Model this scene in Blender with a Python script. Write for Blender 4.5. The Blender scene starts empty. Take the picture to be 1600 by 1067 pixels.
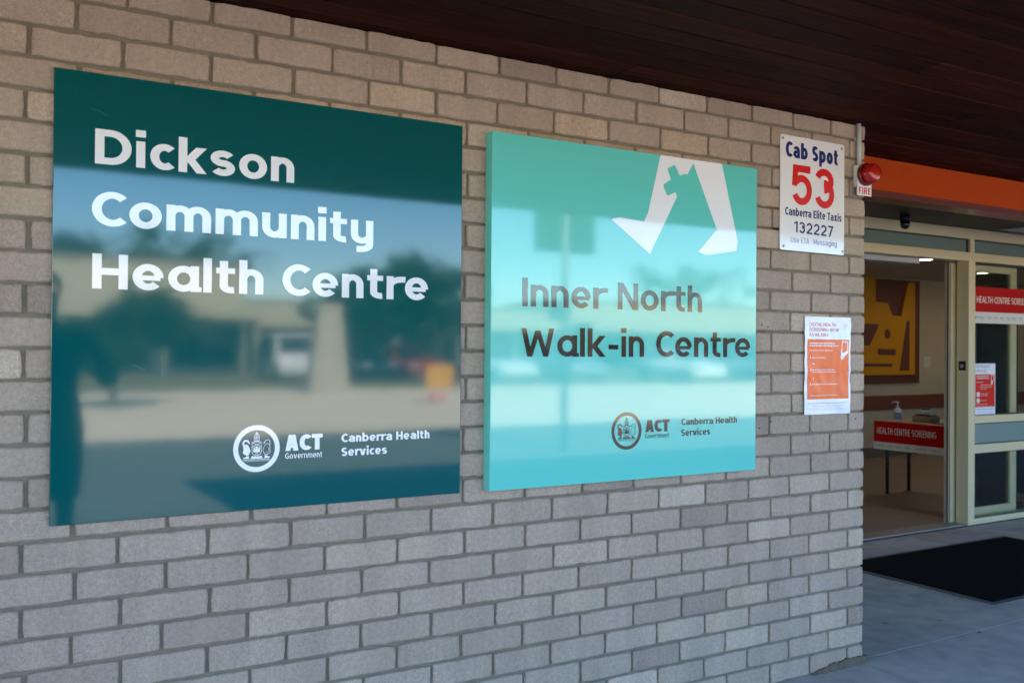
import bpy, bmesh, math, random
from mathutils import Vector, Matrix, noise
R = math.radians
random.seed(7)
S = bpy.context.scene
COL = S.collection

# ------------------------------------------------------------------ camera, sky, sun, exposure
cam = bpy.data.cameras.new('camera')
cam_o = bpy.data.objects.new('camera', cam)
COL.objects.link(cam_o)
YAW, PIT, ROL = 0.5420, 0.0076, 0.0077
_f = Vector((math.sin(YAW)*math.cos(PIT), math.cos(YAW)*math.cos(PIT), math.sin(PIT)))
_r = Vector((math.cos(YAW), -math.sin(YAW), 0)); _u = _r.cross(_f)
_r2 = _r*math.cos(ROL) + _u*math.sin(ROL); _u2 = -_r*math.sin(ROL) + _u*math.cos(ROL)
_m = Matrix((( _r2.x, _u2.x, -_f.x, -3.5489), (_r2.y, _u2.y, -_f.y, -2.8106), (_r2.z, _u2.z, -_f.z, 1.3838), (0, 0, 0, 1)))
cam_o.matrix_world = _m
cam.sensor_width = 36; cam.sensor_fit = 'HORIZONTAL'
cam.lens = 36*1478.3/1600
cam.clip_start = 0.02; cam.clip_end = 3000
cam.dof.use_dof = True; cam.dof.focus_distance = 3.7; cam.dof.aperture_fstop = 5.0
S.camera = cam_o

SUN_EL, SUN_AZ = R(50), R(4)          # behind the building, a touch to the right
W = bpy.data.worlds.new('World'); S.world = W; W.use_nodes = True
wn = W.node_tree.nodes; wl = W.node_tree.links
bg = wn['Background']
sky = wn.new('ShaderNodeTexSky'); sky.sky_type = 'NISHITA'; sky.sun_disc = False
sky.sun_elevation = SUN_EL; sky.sun_rotation = SUN_AZ
sky.air_density = 1.0; sky.dust_density = 0.0; sky.ozone_density = 4.0
hsv = wn.new('ShaderNodeHueSaturation'); hsv.inputs['Saturation'].default_value = 1.2
wl.new(sky.outputs[0], hsv.inputs['Color']); wl.new(hsv.outputs[0], bg.inputs[0]); bg.inputs[1].default_value = 0.13
sl = bpy.data.lights.new('sun', 'SUN'); sl.energy = 5.0; sl.angle = R(0.5); sl.color = (1, .87, .70)
so = bpy.data.objects.new('sun', sl); COL.objects.link(so)
sd = Vector((math.sin(SUN_AZ)*math.cos(SUN_EL), math.cos(SUN_AZ)*math.cos(SUN_EL), math.sin(SUN_EL)))
so.rotation_euler = (-sd).to_track_quat('-Z', 'Y').to_euler()
so.location = (0, 0, 12)
S.view_settings.view_transform = 'Standard'; S.view_settings.look = 'None'
S.view_settings.gamma = 1; S.view_settings.use_curve_mapping = False
S.view_settings.exposure = 3.0
S.render.engine = 'CYCLES'
S.cycles.max_bounces = 8; S.cycles.diffuse_bounces = 5; S.cycles.glossy_bounces = 4; S.cycles.transparent_max_bounces = 12
S.cycles.use_denoising = True
S.cycles.sample_clamp_indirect = 6

# ------------------------------------------------------------------ helpers
MATS = {}
def mat(name, col, rough=.6, metal=0, spec=.5, bump=0, bscale=60, var=0, vscale=8, island=0, emit=None, coat=0, coat_rough=.03, wob=0, ior=None, detail=4):
    if name in MATS: return MATS[name]
    m = bpy.data.materials.new(name); m.use_nodes = True
    nt = m.node_tree; N = nt.nodes; Lk = nt.links
    b = N['Principled BSDF']
    b.inputs['Base Color'].default_value = (*col, 1); b.inputs['Roughness'].default_value = rough
    b.inputs['Metallic'].default_value = metal; b.inputs['Specular IOR Level'].default_value = spec
    if ior: b.inputs['IOR'].default_value = ior
    if coat:
        b.inputs['Coat Weight'].default_value = coat; b.inputs['Coat Roughness'].default_value = coat_rough
    tc = N.new('ShaderNodeTexCoord')
    if var or island:
        hv = N.new('ShaderNodeHueSaturation'); hv.inputs['Color'].default_value = (*col, 1)
        ad = N.new('ShaderNodeMath'); ad.operation = 'ADD'; ad.inputs[1].default_value = 1 - var/2 - island/2
        s = None
        if var:
            n = N.new('ShaderNodeTexNoise'); n.inputs['Scale'].default_value = vscale; n.inputs['Detail'].default_value = detail
            Lk.new(tc.outputs['Object'], n.inputs['Vector'])
            mu = N.new('ShaderNodeMath'); mu.operation = 'MULTIPLY'; mu.inputs[1].default_value = var
            Lk.new(n.outputs[0], mu.inputs[0]); s = mu.outputs[0]
        if island:
            g = N.new('ShaderNodeNewGeometry')
            mi = N.new('ShaderNodeMath'); mi.operation = 'MULTIPLY_ADD'; mi.inputs[1].default_value = island; mi.inputs[2].default_value = 0
            Lk.new(g.outputs['Random Per Island'], mi.inputs[0])
            if s: Lk.new(s, mi.inputs[2])
            s = mi.outputs[0]
        Lk.new(s, ad.inputs[0]); Lk.new(ad.outputs[0], hv.inputs['Value']); Lk.new(hv.outputs[0], b.inputs['Base Color'])
    if bump or wob:
        n = N.new('ShaderNodeTexNoise'); n.inputs['Scale'].default_value = bscale; n.inputs['Detail'].default_value = 1 if wob else 5
        Lk.new(tc.outputs['Object'], n.inputs['Vector'])
        bp = N.new('ShaderNodeBump'); bp.inputs['Strength'].default_value = bump or wob; bp.inputs['Distance'].default_value = .01
        Lk.new(n.outputs[0], bp.inputs['Height']); Lk.new(bp.outputs[0], b.inputs['Normal'])
        if coat: Lk.new(bp.outputs[0], b.inputs['Coat Normal'])
    if emit:
        b.inputs['Emission Color'].default_value = (*emit[:3], 1); b.inputs['Emission Strength'].default_value = emit[3]
    MATS[name] = m
    return m

def glass_mat(name, tint=(.9, .93, .92), clear=1.0, rough=.0, diffuse=(.3, .4, .4)):
    if name in MATS: return MATS[name]
    m = bpy.data.materials.new(name); m.use_nodes = True
    nt = m.node_tree; N = nt.nodes; Lk = nt.links; N.clear()
    out = N.new('ShaderNodeOutputMaterial'); tr = N.new('ShaderNodeBsdfTransparent'); gl = N.new('ShaderNodeBsdfGlossy')
    fr = N.new('ShaderNodeFresnel'); fr.inputs[0].default_value = 1.5; mx = N.new('ShaderNodeMixShader')
    tr.inputs[0].default_value = (*tint, 1); gl.inputs['Roughness'].default_value = rough
    ge = N.new('ShaderNodeNewGeometry'); su = N.new('ShaderNodeMath'); su.operation = 'SUBTRACT'; su.inputs[0].default_value = 1
    mu = N.new('ShaderNodeMath'); mu.operation = 'MULTIPLY'      # reflect once, off the outer face
    Lk.new(ge.outputs['Backfacing'], su.inputs[1]); Lk.new(su.outputs[0], mu.inputs[0]); Lk.new(fr.outputs[0], mu.inputs[1])
    Lk.new(mu.outputs[0], mx.inputs[0]); Lk.new(gl.outputs[0], mx.inputs[2])
    if clear < 1:
        df = N.new('ShaderNodeBsdfDiffuse'); df.inputs[0].default_value = (*diffuse, 1)
        m2 = N.new('ShaderNodeMixShader'); m2.inputs[0].default_value = 1-clear
        Lk.new(tr.outputs[0], m2.inputs[1]); Lk.new(df.outputs[0], m2.inputs[2]); Lk.new(m2.outputs[0], mx.inputs[1])
    else: Lk.new(tr.outputs[0], mx.inputs[1])
    Lk.new(mx.outputs[0], out.inputs[0])
    MATS[name] = m
    return m

class MB:
    """collects shapes, links them as one mesh object"""
    def __init__(s): s.v = []; s.f = []; s.mi = []; s.cur = 0
    def add(s, vs, fs):
        o = len(s.v); s.v += [tuple(v) for v in vs]; s.f += [tuple(i+o for i in f) for f in fs]; s.mi += [s.cur]*len(fs); return s
    def box(s, x0, x1, y0, y1, z0, z1, b=0):
        if b <= 0:
            vs = [(x, y, z) for x in (x0, x1) for y in (y0, y1) for z in (z0, z1)]
            return s.add(vs, [(0, 1, 3, 2), (4, 6, 7, 5), (0, 4, 5, 1), (2, 3, 7, 6), (0, 2, 6, 4), (1, 5, 7, 3)])
        bm = bmesh.new()
        bmesh.ops.create_cube(bm, size=1)
        for v in bm.verts: v.co = Vector(((x0+x1)/2+v.co.x*(x1-x0), (y0+y1)/2+v.co.y*(y1-y0), (z0+z1)/2+v.co.z*(z1-z0)))
        bmesh.ops.bevel(bm, geom=list(bm.edges), offset=b, segments=2, affect='EDGES', profile=.5)
        return s.bm(bm)
    def bm(s, bm):
        bm.verts.index_update(); s.add([v.co[:] for v in bm.verts], [[v.index for v in f.verts] for f in bm.faces]); bm.free(); return s
    def tube(s, pts, rad, n=12, cap=True):
        pts = [Vector(p) for p in pts]; rs = rad if isinstance(rad, (list, tuple)) else [rad]*len(pts)
        vs = []; fs = []
        d0 = (pts[1]-pts[0]).normalized(); a = Vector((0, 0, 1)) if abs(d0.z) < .9 else Vector((1, 0, 0))
        u = d0.cross(a).normalized()
        for i, p in enumerate(pts):
            d = (pts[min(i+1, len(pts)-1)]-pts[max(i-1, 0)]).normalized()
            u = (u-d*u.dot(d)).normalized(); w = d.cross(u)
            for k in range(n):
                t = 2*math.pi*k/n; vs.append(p+(u*math.cos(t)+w*math.sin(t))*rs[i])
        for i in range(len(pts)-1):
            for k in range(n): fs.append((i*n+k, i*n+(k+1) % n, (i+1)*n+(k+1) % n, (i+1)*n+k))
        if cap: fs.append(tuple(range(n))[::-1]); fs.append(tuple(range((len(pts)-1)*n, len(pts)*n)))
        return s.add(vs, fs)
    def lathe(s, prof, c=(0, 0, 0), axis='z', n=24):
        vs = []; fs = []
        for r_, h in prof:
            for k in range(n):
                t = 2*math.pi*k/n; p, q = r_*math.cos(t), r_*math.sin(t)
                v = (p, q, h) if axis == 'z' else ((p, -h, q) if axis == 'y' else (h, p, q))
                vs.append((c[0]+v[0], c[1]+v[1], c[2]+v[2]))
        m = len(prof)
        for i in range(m-1):
            for k in range(n): fs.append((i*n+k, i*n+(k+1) % n, (i+1)*n+(k+1) % n, (i+1)*n+k))
        fs.append(tuple(range(n))[::-1]); fs.append(tuple(range((m-1)*n, m*n)))
        return s.add(vs, fs)
    def prism(s, pts, fn, d0, d1):
        """pts outline in (a,b); fn(a,b,d)->xyz ; extruded d0..d1"""
        n = len(pts); vs = [fn(a, b, d0) for a, b in pts]+[fn(a, b, d1) for a, b in pts]
        return s.add(vs, [tuple(range(n)), tuple(range(n, 2*n))[::-1]]+[(i, (i+1) % n, n+(i+1) % n, n+i) for i in range(n)])
    def build(s, name, m, parent=None, smooth=False, fixn=True):
        me = bpy.data.meshes.new(name); me.from_pydata(s.v, [], s.f)
        ms = m if isinstance(m, (list, tuple)) else [m]
        for x in ms: me.materials.append(x)
        if len(ms) > 1: me.polygons.foreach_set('material_index', s.mi)
        if fixn:
            bm = bmesh.new(); bm.from_mesh(me); bmesh.ops.recalc_face_normals(bm, faces=bm.faces); bm.to_mesh(me); bm.free()
        if smooth: me.polygons.foreach_set('use_smooth', [True]*len(me.polygons))
        me.update()
        o = bpy.data.objects.new(name, me); COL.objects.link(o)
        if parent: o.parent = parent
        return o

def tag(o, label=None, cat=None, group=None, kind=None):
    for k, v in (('label', label), ('category', cat), ('group', group), ('kind', kind)):
        if v: o[k] = v
    return o
def empty(name, label, cat, group=None, loc=(0, 0, 0)):
    o = bpy.data.objects.new(name, None); COL.objects.link(o); o.location = loc; o.empty_display_size = .1
    return tag(o, label, cat, group)
def copy_tree(o, parent=None):
    c = o.copy(); COL.objects.link(c)
    if parent: c.parent = parent
    for ch in list(o.children): copy_tree(ch, c)
    return c

# ------------------------------------------------------------------ stroke lettering
def arc(cx, cy, rx, ry, a0, a1, n=None):
    n = n or max(4, int(abs(a1-a0)/9))
    return [(cx+rx*math.cos(R(a0+(a1-a0)*i/n)), cy+ry*math.sin(R(a0+(a1-a0)*i/n))) for i in range(n+1)]
def ribbon(pts, w, closed=False):
    n = len(pts); P = [Vector(p) for p in pts]; vs = []
    for i in range(n):
        if closed: a, b, c = P[i-1], P[i], P[(i+1) % n]
        else: a, b, c = P[max(i-1, 0)], P[i], P[min(i+1, n-1)]
        d1 = (b-a); d2 = (c-b)
        if d1.length < 1e-9: d1 = d2
        if d2.length < 1e-9: d2 = d1
        d1.normalize(); d2.normalize()
        n1 = Vector((-d1.y, d1.x)); n2 = Vector((-d2.y, d2.x)); m = (n1+n2)
        m.normalize(); k = 1/max(.45, m.dot(n1))
        vs += [b+m*(w/2*k), b-m*(w/2*k)]
    fs = [(2*i, 2*i+1, 2*i+3, 2*i+2) for i in range(n-1)]
    if closed: fs.append((2*n-2, 2*n-1, 1, 0))
    return [(v.x, v.y) for v in vs], fs
class G:
    def __init__(s, w): s.w = w; s.p = []
    def L(s, *pts, w=None): s.p.append(ribbon(list(pts), w or s.w)); return s
    def C(s, pts): s.p.append(ribbon(pts[:-1], s.w, True)); return s
    def D(s, x0, y0, x1, y1, k=1.0):      # diagonal with horizontal cuts
        wx = k*s.w*math.hypot(x1-x0, y1-y0)/abs(y1-y0)
        s.p.append(([(x0-wx/2, y0), (x0+wx/2, y0), (x1+wx/2, y1), (x1-wx/2, y1)], [(0, 1, 2, 3)])); return s
def glyph(ch, w, c=1.0, two=False):
    """outlines of one letter: cap height 1; w stroke weight; c width factor. returns (pieces, advance)"""
    h = w/2; X = .77; g = G(w); sp = .13+.0*w
    def ww(x): return x*c
    if ch == ' ': return [], ww(.30)
    Wd = {'o': .68, 'c': .60, 'e': .67, 'a': .69, 'd': .70, 'b': .70, 'p': .70, 'g': .70, 'q': .70, 'n': .585, 'm': .98, 'u': .595, 'h': .585, 'r': .42, 'i': w/c, 'l': w/c, 't': .44, 'k': .635,
          's': .575, 'y': .60, 'v': .66, 'x': .64, 'D': .77, 'C': .77, 'H': .74, 'I': w/c, 'N': .76, 'W': 1.12, 'A': .80, 'T': .66, 'S': .64, 'E': .58, 'R': .74, 'G': .84, 'L': .58, 'F': .60, 'O': .92,
          'V': .84, 'B': .72, 'U': .78, 'M': .98, 'Q': .92, 'K': .78, 'P': .7, '-': .40, '1': .40, '2': .66, '3': .66, '5': .66, '7': .62, '0': .7}[ch]
    Wv = ww(Wd); rx = Wv/2-h; cx = Wv/2
    if ch == 'o': g.C(arc(cx, X/2, rx, X/2-h, 0, 360))
    elif ch == 'c': g.L(*arc(cx+.03*c, X/2, rx+.02*c, X/2-h, 48, 312))
    elif ch == 'e': g.L(*(arc(cx, X/2, rx, X/2-h, -2, 318))).L((h*1.4, X*.47), (Wv-h*.7, X*.47), w=w*.74)
    elif ch in 'aqdg':
        g.C(arc(cx-.0*c, X/2, rx, X/2-h, 0, 360))
        if ch == 'd': g.L((Wv-h, 0), (Wv-h, 1.04))
        elif ch == 'g': g.L((Wv-h, X), (Wv-h, 0), *arc(cx, 0, rx, .26-h, 0, -150))
        elif ch == 'a' and not two: g.L((Wv-h, X), (Wv-h, .12), *arc(Wv-h+.09*c, .12, .09*c, .12-h*.62, 180, 270)[1:]) if w < .15 else g.L((Wv-h, X), (Wv-h, 0)).L((Wv-h*1.2, h*.8), (Wv+.06*c, h*.8), w=w*.75)
        elif ch == 'a':
            g = G(w); g.L((Wv-h, 0), (Wv-h, X*.62), *arc(cx, X*.62, rx, X*.38-h, 0, 155)[1:])
            g.L((Wv-h, X*.52), (cx, X*.52), *arc(cx, X*.26+h*.5, rx, X*.26-h*.5, 90, 270)[1:], (Wv-h, h))
    elif ch in 'bp':
        g.C(arc(cx, X/2, rx, X/2-h, 0, 360)); g.L((h, 0 if ch == 'b' else -.27), (h, 1.04 if ch == 'b' else X))
    elif ch in 'nhr':
        g.L((h, 0), (h, 1.04 if ch == 'h' else X))
        if ch == 'r': g.L(*arc(h+.36*c, X-h-.22, .36*c, .22, 180, 78))
        else: g.L(*([(h, X-h-.24)]+arc(cx, X-h-.24, rx, .24, 172, 0)+[(Wv-h, 0)]))
    elif ch == 'm':
        g.L((h, 0), (h, X)); q = (Wv-w)/4
        g.L(*([(h, X-h-.22)]+arc(h+q, X-h-.22, q, .22, 172, 0)+[(h+2*q, 0)]))
        g.L(*([(h+2*q, X-h-.22)]+arc(h+3*q, X-h-.22, q, .22, 172, 0)+[(h+4*q, 0)]))
    elif ch == 'u':
        g.L((Wv-h, X), (Wv-h, 0)); g.L(*([(h, X)]+arc(cx, h+.24, rx, .24, 180, 352)))
    elif ch == 'y':
        g.L(*([(h, X)]+arc(cx, h+.2, rx, .2, 180, 352)))
        g.L(*([(Wv-h, X), (Wv-h, -.02)]+arc(Wv-h-.24*c, -.02, .24*c, .26-h, 0, -88)[1:]+[(h*1.6, -.275+h*.98)]))
    elif ch == 'i': g.L((h, 0), (h, X)); g.L((h, X+.12), (h, X+.12+w*1.06), w=w*1.12)
    elif ch == 'l': g.L((h, 0), (h, 1.04))
    elif ch == 't':
        q = .16*c; g.L(*([(q+h*.2, .98), (q+h*.2, .22)]+arc(q+h*.2+.19*c, .22, .19*c, .22-h, 180, 285)[1:]))
        g.L((0, X-h*.9), (Wv, X-h*.9), w=w*.88)
    elif ch == 'k': g.L((h, 0), (h, 1.04)); g.D(w*.9, X*.38, Wv-h*1.15, X); g.D(Wv-h*1.1, 0, w*1.35, X*.52)
    elif ch in 'sS':
        T = X if ch == 's' else 1.0; ry = (T-w)/4
        g.L(*(arc(cx, T-h-ry, rx, ry, 28, 262)+arc(cx, h+ry, rx, ry, 82, -152)))
    elif ch in 'vV':
        T = X if ch == 'v' else 1.0; g.D(cx-w*.25, 0, h*1.1, T); g.D(cx+w*.25, 0, Wv-h*1.1, T)
    elif ch == 'x': g.D(h*1.2, 0, Wv-h*1.2, X); g.D(Wv-h*1.2, 0, h*1.2, X)
    elif ch == 'D': g.L((h, 0), (h, 1)); g.L(*([(w*.9, 1-h), (Wv*.42, 1-h)]+arc(Wv*.42, .5, Wv*.58-h, .5-h, 90, -90)[1:]+[(w*.9, h)]))
    elif ch == 'C': g.L(*arc(cx+.04*c, .5, rx+.03*c, .5-h, 46, 314))
    elif ch == 'G': g.L(*(arc(cx+.02*c, .5, rx, .5-h, 48, 318))).L((cx+.06*c, .46), (Wv, .46), w=w*.9).L((Wv-h, .46), (Wv-h, .14))
    elif ch == 'O': g.C(arc(cx, .5, rx, .5-h, 0, 360))
    elif ch == 'Q': g.C(arc(cx, .5, rx, .5-h, 0, 360)); g.D(Wv-h, -.02, cx+.1*c, .3)
    elif ch == 'H': g.L((h, 0), (h, 1)).L((Wv-h, 0), (Wv-h, 1)).L((w*.8, .5), (Wv-w*.8, .5))
    elif ch == 'I': g.L((h, 0), (h, 1))
    elif ch == 'N': g.L((h, 0), (h, 1)).L((Wv-h, 0), (Wv-h, 1)); g.D(Wv-h*1.2, 0, h*1.2, 1)
    elif ch == 'M': g.L((h, 0), (h, 1)).L((Wv-h, 0), (Wv-h, 1)); g.D(cx, .22, h*1.2, 1, .9); g.D(cx, .22, Wv-h*1.2, 1, .9)
    elif ch == 'W':
        q = Wv/4; g.D(q*1.05, 0, h*1.1, 1, .95).D(q*1.05, 0, 2*q, .92, .92).D(3*q*.985, 0, 2*q, .92, .92).D(3*q*.985, 0, Wv-h*1.1, 1, .95)
    elif ch == 'A': g.D(h*1.1, 0, cx-w*.18, 1).D(Wv-h*1.1, 0, cx+w*.18, 1).L((Wv*.24, .28), (Wv*.76, .28), w=w*.85)
    elif ch == 'T': g.L((cx, 0), (cx, 1)).L((0, 1-h), (Wv, 1-h))
    elif ch == 'L': g.L((h, 0), (h, 1)).L((0, h), (Wv, h))
    elif ch == 'E': g.L((h, 0), (h, 1)).L((0, h), (Wv, h)).L((0, 1-h), (Wv, 1-h)).L((0, .51), (Wv*.93, .51))
    elif ch == 'F': g.L((h, 0), (h, 1)).L((0, 1-h), (Wv, 1-h)).L((0, .5), (Wv*.9, .5))
    elif ch in 'PRB':
        g.L((h, 0), (h, 1)); g.L(*([(h, 1-h), (Wv*.5, 1-h)]+arc(Wv*.5, .735-h*.25, Wv*.5-h, .265-h*.75, 90, -90)[1:]+[(h, .47+h*.25-.0)]))
        if ch == 'R': g.D(Wv-h*1.1, 0, Wv*.5, .5)
        if ch == 'B': g.L(*([(h, .47+h*.25), (Wv*.52, .47+h*.25)]+arc(Wv*.52, .235+h*.6, Wv*.5-h, .235-h*.4, 90, -90)[1:]+[(h, h)]))
    elif ch == 'U': g.L(*([(h, 1)]+arc(cx, h+.32, rx, .32, 180, 360)+[(Wv-h, 1)]))
    elif ch == 'K': g.L((h, 0), (h, 1)); g.D(w*.9, .36, Wv-h*1.15, 1); g.D(Wv-h*1.1, 0, w*1.6, .58)
    elif ch == '-': g.L((.02, .36), (Wv-.02, .36))
    elif ch == '1': g.L((Wv-h, 0), (Wv-h, 1)); g.L((0, .80), (Wv-h*1.2, .93), w=w*.85)
    elif ch == '2': g.L(*(arc(cx, 1-h-.27, rx, .27, 165, -25)+[(h*1.2, w*.9)])).L((0, h), (Wv, h))
    elif ch == '3': g.L(*arc(cx-.01, 1-h-.225, rx*.95, .225, 160, -90)).L(*arc(cx, h+.26, rx, .275, 95, -160))
    elif ch == '5': g.L((Wv*.92, 1-h), (h*1.5, 1-h), (h*1.15, .47)); g.L(*arc(cx, h+.29, rx, .29, 140, -155))
    elif ch == '7': g.L((0, 1-h), (Wv, 1-h)); g.D(Wv*.28, 0, Wv-h*1.2, 1-w*.5)
    elif ch == '0': g.C(arc(cx, .5, rx, .5-h, 0, 360))
    return g.p, Wv-{'C': .10, 'c': .06, 'r': .0, 'G': .02, 'L': .05, 'T': .04, 'V': .06, 'A': .03}.get(ch, 0)*c
def text_mb(mb, s, x, z, cap, width, w=.19, c=1.0, fn=None, two=False, track=.12, drop=0):
    """letters laid on a surface: fn(a,b,k)->xyz; width = measured length of the line; drop = rise of the baseline over the line"""
    adv = 0; items = []
    for ch in s:
        p, a = glyph(ch, w, c, two); items.append((p, adv, a)); adv += a+track*(1 if ch != ' ' else .6)
    adv -= track
    sx = width/adv; k = 0
    for p, a0, a in items:
        for vs, fs in p:
            k += 1
            mb.add([fn(x+(a0+vx)*sx, z+vz*cap+drop*(a0+vx)/adv, (k % 9)*.00005) for vx, vz in vs], fs)
    return mb
def wall_fn(y): return lambda a, b, k: (a, y-k, b)
def letter(name, s, x, z, cap, width, m, y, parent, **kw):
    mb = MB(); text_mb(mb, s, x, z, cap, width, fn=wall_fn(y), **kw)
    return mb.build(name, m, parent, fixn=False)

# ------------------------------------------------------------------ materials
def concrete_material():
    m = bpy.data.materials.new('footpath_concrete'); m.use_nodes = True
    nt = m.node_tree; N = nt.nodes; Lk = nt.links; b = N['Principled BSDF']; tc = N.new('ShaderNodeTexCoord')
    mul = None
    for scale, det, lo, hi, a, c in ((1.4, 6, .80, 1.16, .32, .68), (9, 5, .88, 1.10, .35, .65), (260, 3, .80, 1.22, .35, .65)):
        n = N.new('ShaderNodeTexNoise'); n.inputs['Scale'].default_value = scale; n.inputs['Detail'].default_value = det; Lk.new(tc.outputs['Object'], n.inputs['Vector'])
        r_ = N.new('ShaderNodeMapRange'); r_.inputs[1].default_value = a; r_.inputs[2].default_value = c; r_.inputs[3].default_value = lo; r_.inputs[4].default_value = hi; Lk.new(n.outputs[0], r_.inputs[0])
        if mul is None: mul = r_.outputs[0]
        else:
            q = N.new('ShaderNodeMath'); q.operation = 'MULTIPLY'; Lk.new(mul, q.inputs[0]); Lk.new(r_.outputs[0], q.inputs[1]); mul = q.outputs[0]
    v = N.new('ShaderNodeTexVoronoi'); v.inputs['Scale'].default_value = 3.3; Lk.new(tc.outputs['Object'], v.inputs['Vector'])     # gum spots and drips
    r_ = N.new('ShaderNodeMapRange'); r_.inputs[1].default_value = .035; r_.inputs[2].default_value = .075; r_.inputs[3].default_value = .66; r_.inputs[4].default_value = 1; Lk.new(v.outputs['Distance'], r_.inputs[0])
    q = N.new('ShaderNodeMath'); q.operation = 'MULTIPLY'; Lk.new(mul, q.inputs[0]); Lk.new(r_.outputs[0], q.inputs[1]); mul = q.outputs[0]
    hv = N.new('ShaderNodeHueSaturation'); hv.inputs['Color'].default_value = (.45, .385, .335, 1); Lk.new(mul, hv.inputs['Value']); Lk.new(hv.outputs[0], b.inputs['Base Color'])
    b.inputs['Roughness'].default_value = .8; b.inputs['Specular IOR Level'].default_value = .3
    bp = N.new('ShaderNodeBump'); bp.inputs['Strength'].default_value = .4; bp.inputs['Distance'].default_value = .003; Lk.new(mul, bp.inputs['Height']); Lk.new(bp.outputs[0], b.inputs['Normal'])
    return m
M_BRICK = None
def brick_material():
    m = bpy.data.materials.new('concrete_brick'); m.use_nodes = True
    nt = m.node_tree; N = nt.nodes; Lk = nt.links; b = N['Principled BSDF']
    tc = N.new('ShaderNodeTexCoord'); geo = N.new('ShaderNodeNewGeometry')
    rampi = N.new('ShaderNodeValToRGB'); e = rampi.color_ramp.elements
    e[0].position = 0; e[0].color = (.34, .245, .19, 1); e[1].position = 1; e[1].color = (.53, .40, .315, 1)
    a = rampi.color_ramp.elements.new(.12); a.color = (.40, .294, .226, 1)
    a = rampi.color_ramp.elements.new(.8); a.color = (.445, .328, .255, 1)
    a = rampi.color_ramp.elements.new(.93); a.color = (.485, .353, .26, 1)
    Lk.new(geo.outputs['Random Per Island'], rampi.inputs[0])
    def nz(scale, detail, rough=.6):
        n = N.new('ShaderNodeTexNoise'); n.inputs['Scale'].default_value = scale; n.inputs['Detail'].default_value = detail; n.inputs['Roughness'].default_value = rough
        Lk.new(tc.outputs['Object'], n.inputs['Vector']); return n
    fine = nz(330, 4, .75); mid = nz(70, 4, .7); big = nz(3.2, 5)
    mpg = N.new('ShaderNodeMapping'); mpg.inputs['Scale'].default_value = (2.6, 2.6, .55); Lk.new(tc.outputs['Object'], mpg.inputs[0]); Lk.new(mpg.outputs[0], big.inputs['Vector'])      # run-off streaks
    mr = N.new('ShaderNodeMapRange'); mr.inputs[1].default_value = .30; mr.inputs[2].default_value = .72; mr.inputs[3].default_value = .62; mr.inputs[4].default_value = 1.30
    Lk.new(fine.outputs[0], mr.inputs[0])
    mr2 = N.new('ShaderNodeMapRange'); mr2.inputs[1].default_value = .3; mr2.inputs[2].default_value = .7; mr2.inputs[3].default_value = .84; mr2.inputs[4].default_value = 1.15
    Lk.new(mid.outputs[0], mr2.inputs[0])
    mr3 = N.new('ShaderNodeMapRange'); mr3.inputs[1].default_value = .3; mr3.inputs[2].default_value = .7; mr3.inputs[3].default_value = .88; mr3.inputs[4].default_value = 1.10
    Lk.new(big.outputs[0], mr3.inputs[0])
    # dark air pits
    vo = N.new('ShaderNodeTexVoronoi'); vo.inputs['Scale'].default_value = 120; Lk.new(tc.outputs['Object'], vo.inputs['Vector'])
    pit = N.new('ShaderNodeMapRange'); pit.inputs[1].default_value = .08; pit.inputs[2].default_value = .17; pit.inputs[3].default_value = .55; pit.inputs[4].default_value = 1
    Lk.new(vo.outputs['Distance'], pit.inputs[0])
    mul = None
    for o in (mr.outputs[0], mr2.outputs[0], mr3.outputs[0], pit.outputs[0]):
        if mul is None: mul = o
        else:
            mm = N.new('ShaderNodeMath'); mm.operation = 'MULTIPLY'; Lk.new(mul, mm.inputs[0]); Lk.new(o, mm.inputs[1]); mul = mm.outputs[0]
    hv = N.new('ShaderNodeHueSaturation'); Lk.new(rampi.outputs[0], hv.inputs['Color']); Lk.new(mul, hv.inputs['Value'])
    Lk.new(hv.outputs[0], b.inputs['Base Color']); b.inputs['Roughness'].default_value = .9; b.inputs['Specular IOR Level'].default_value = .25
    bp = N.new('ShaderNodeBump'); bp.inputs['Strength'].default_value = .55; bp.inputs['Distance'].default_value = .003
    Lk.new(mul, bp.inputs['Height']); Lk.new(bp.outputs[0], b.inputs['Normal'])
    return m
M_BRICK = brick_material()
M_MORTAR = mat('mortar', (.215, .168, .122), .95, bump=.6, bscale=300, var=.5, vscale=40)
M_RUST = mat('rust_mortar', (.20, .075, .03), .95, bump=.5, bscale=200, var=.8, vscale=60)
M_TIMBER = None
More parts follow.
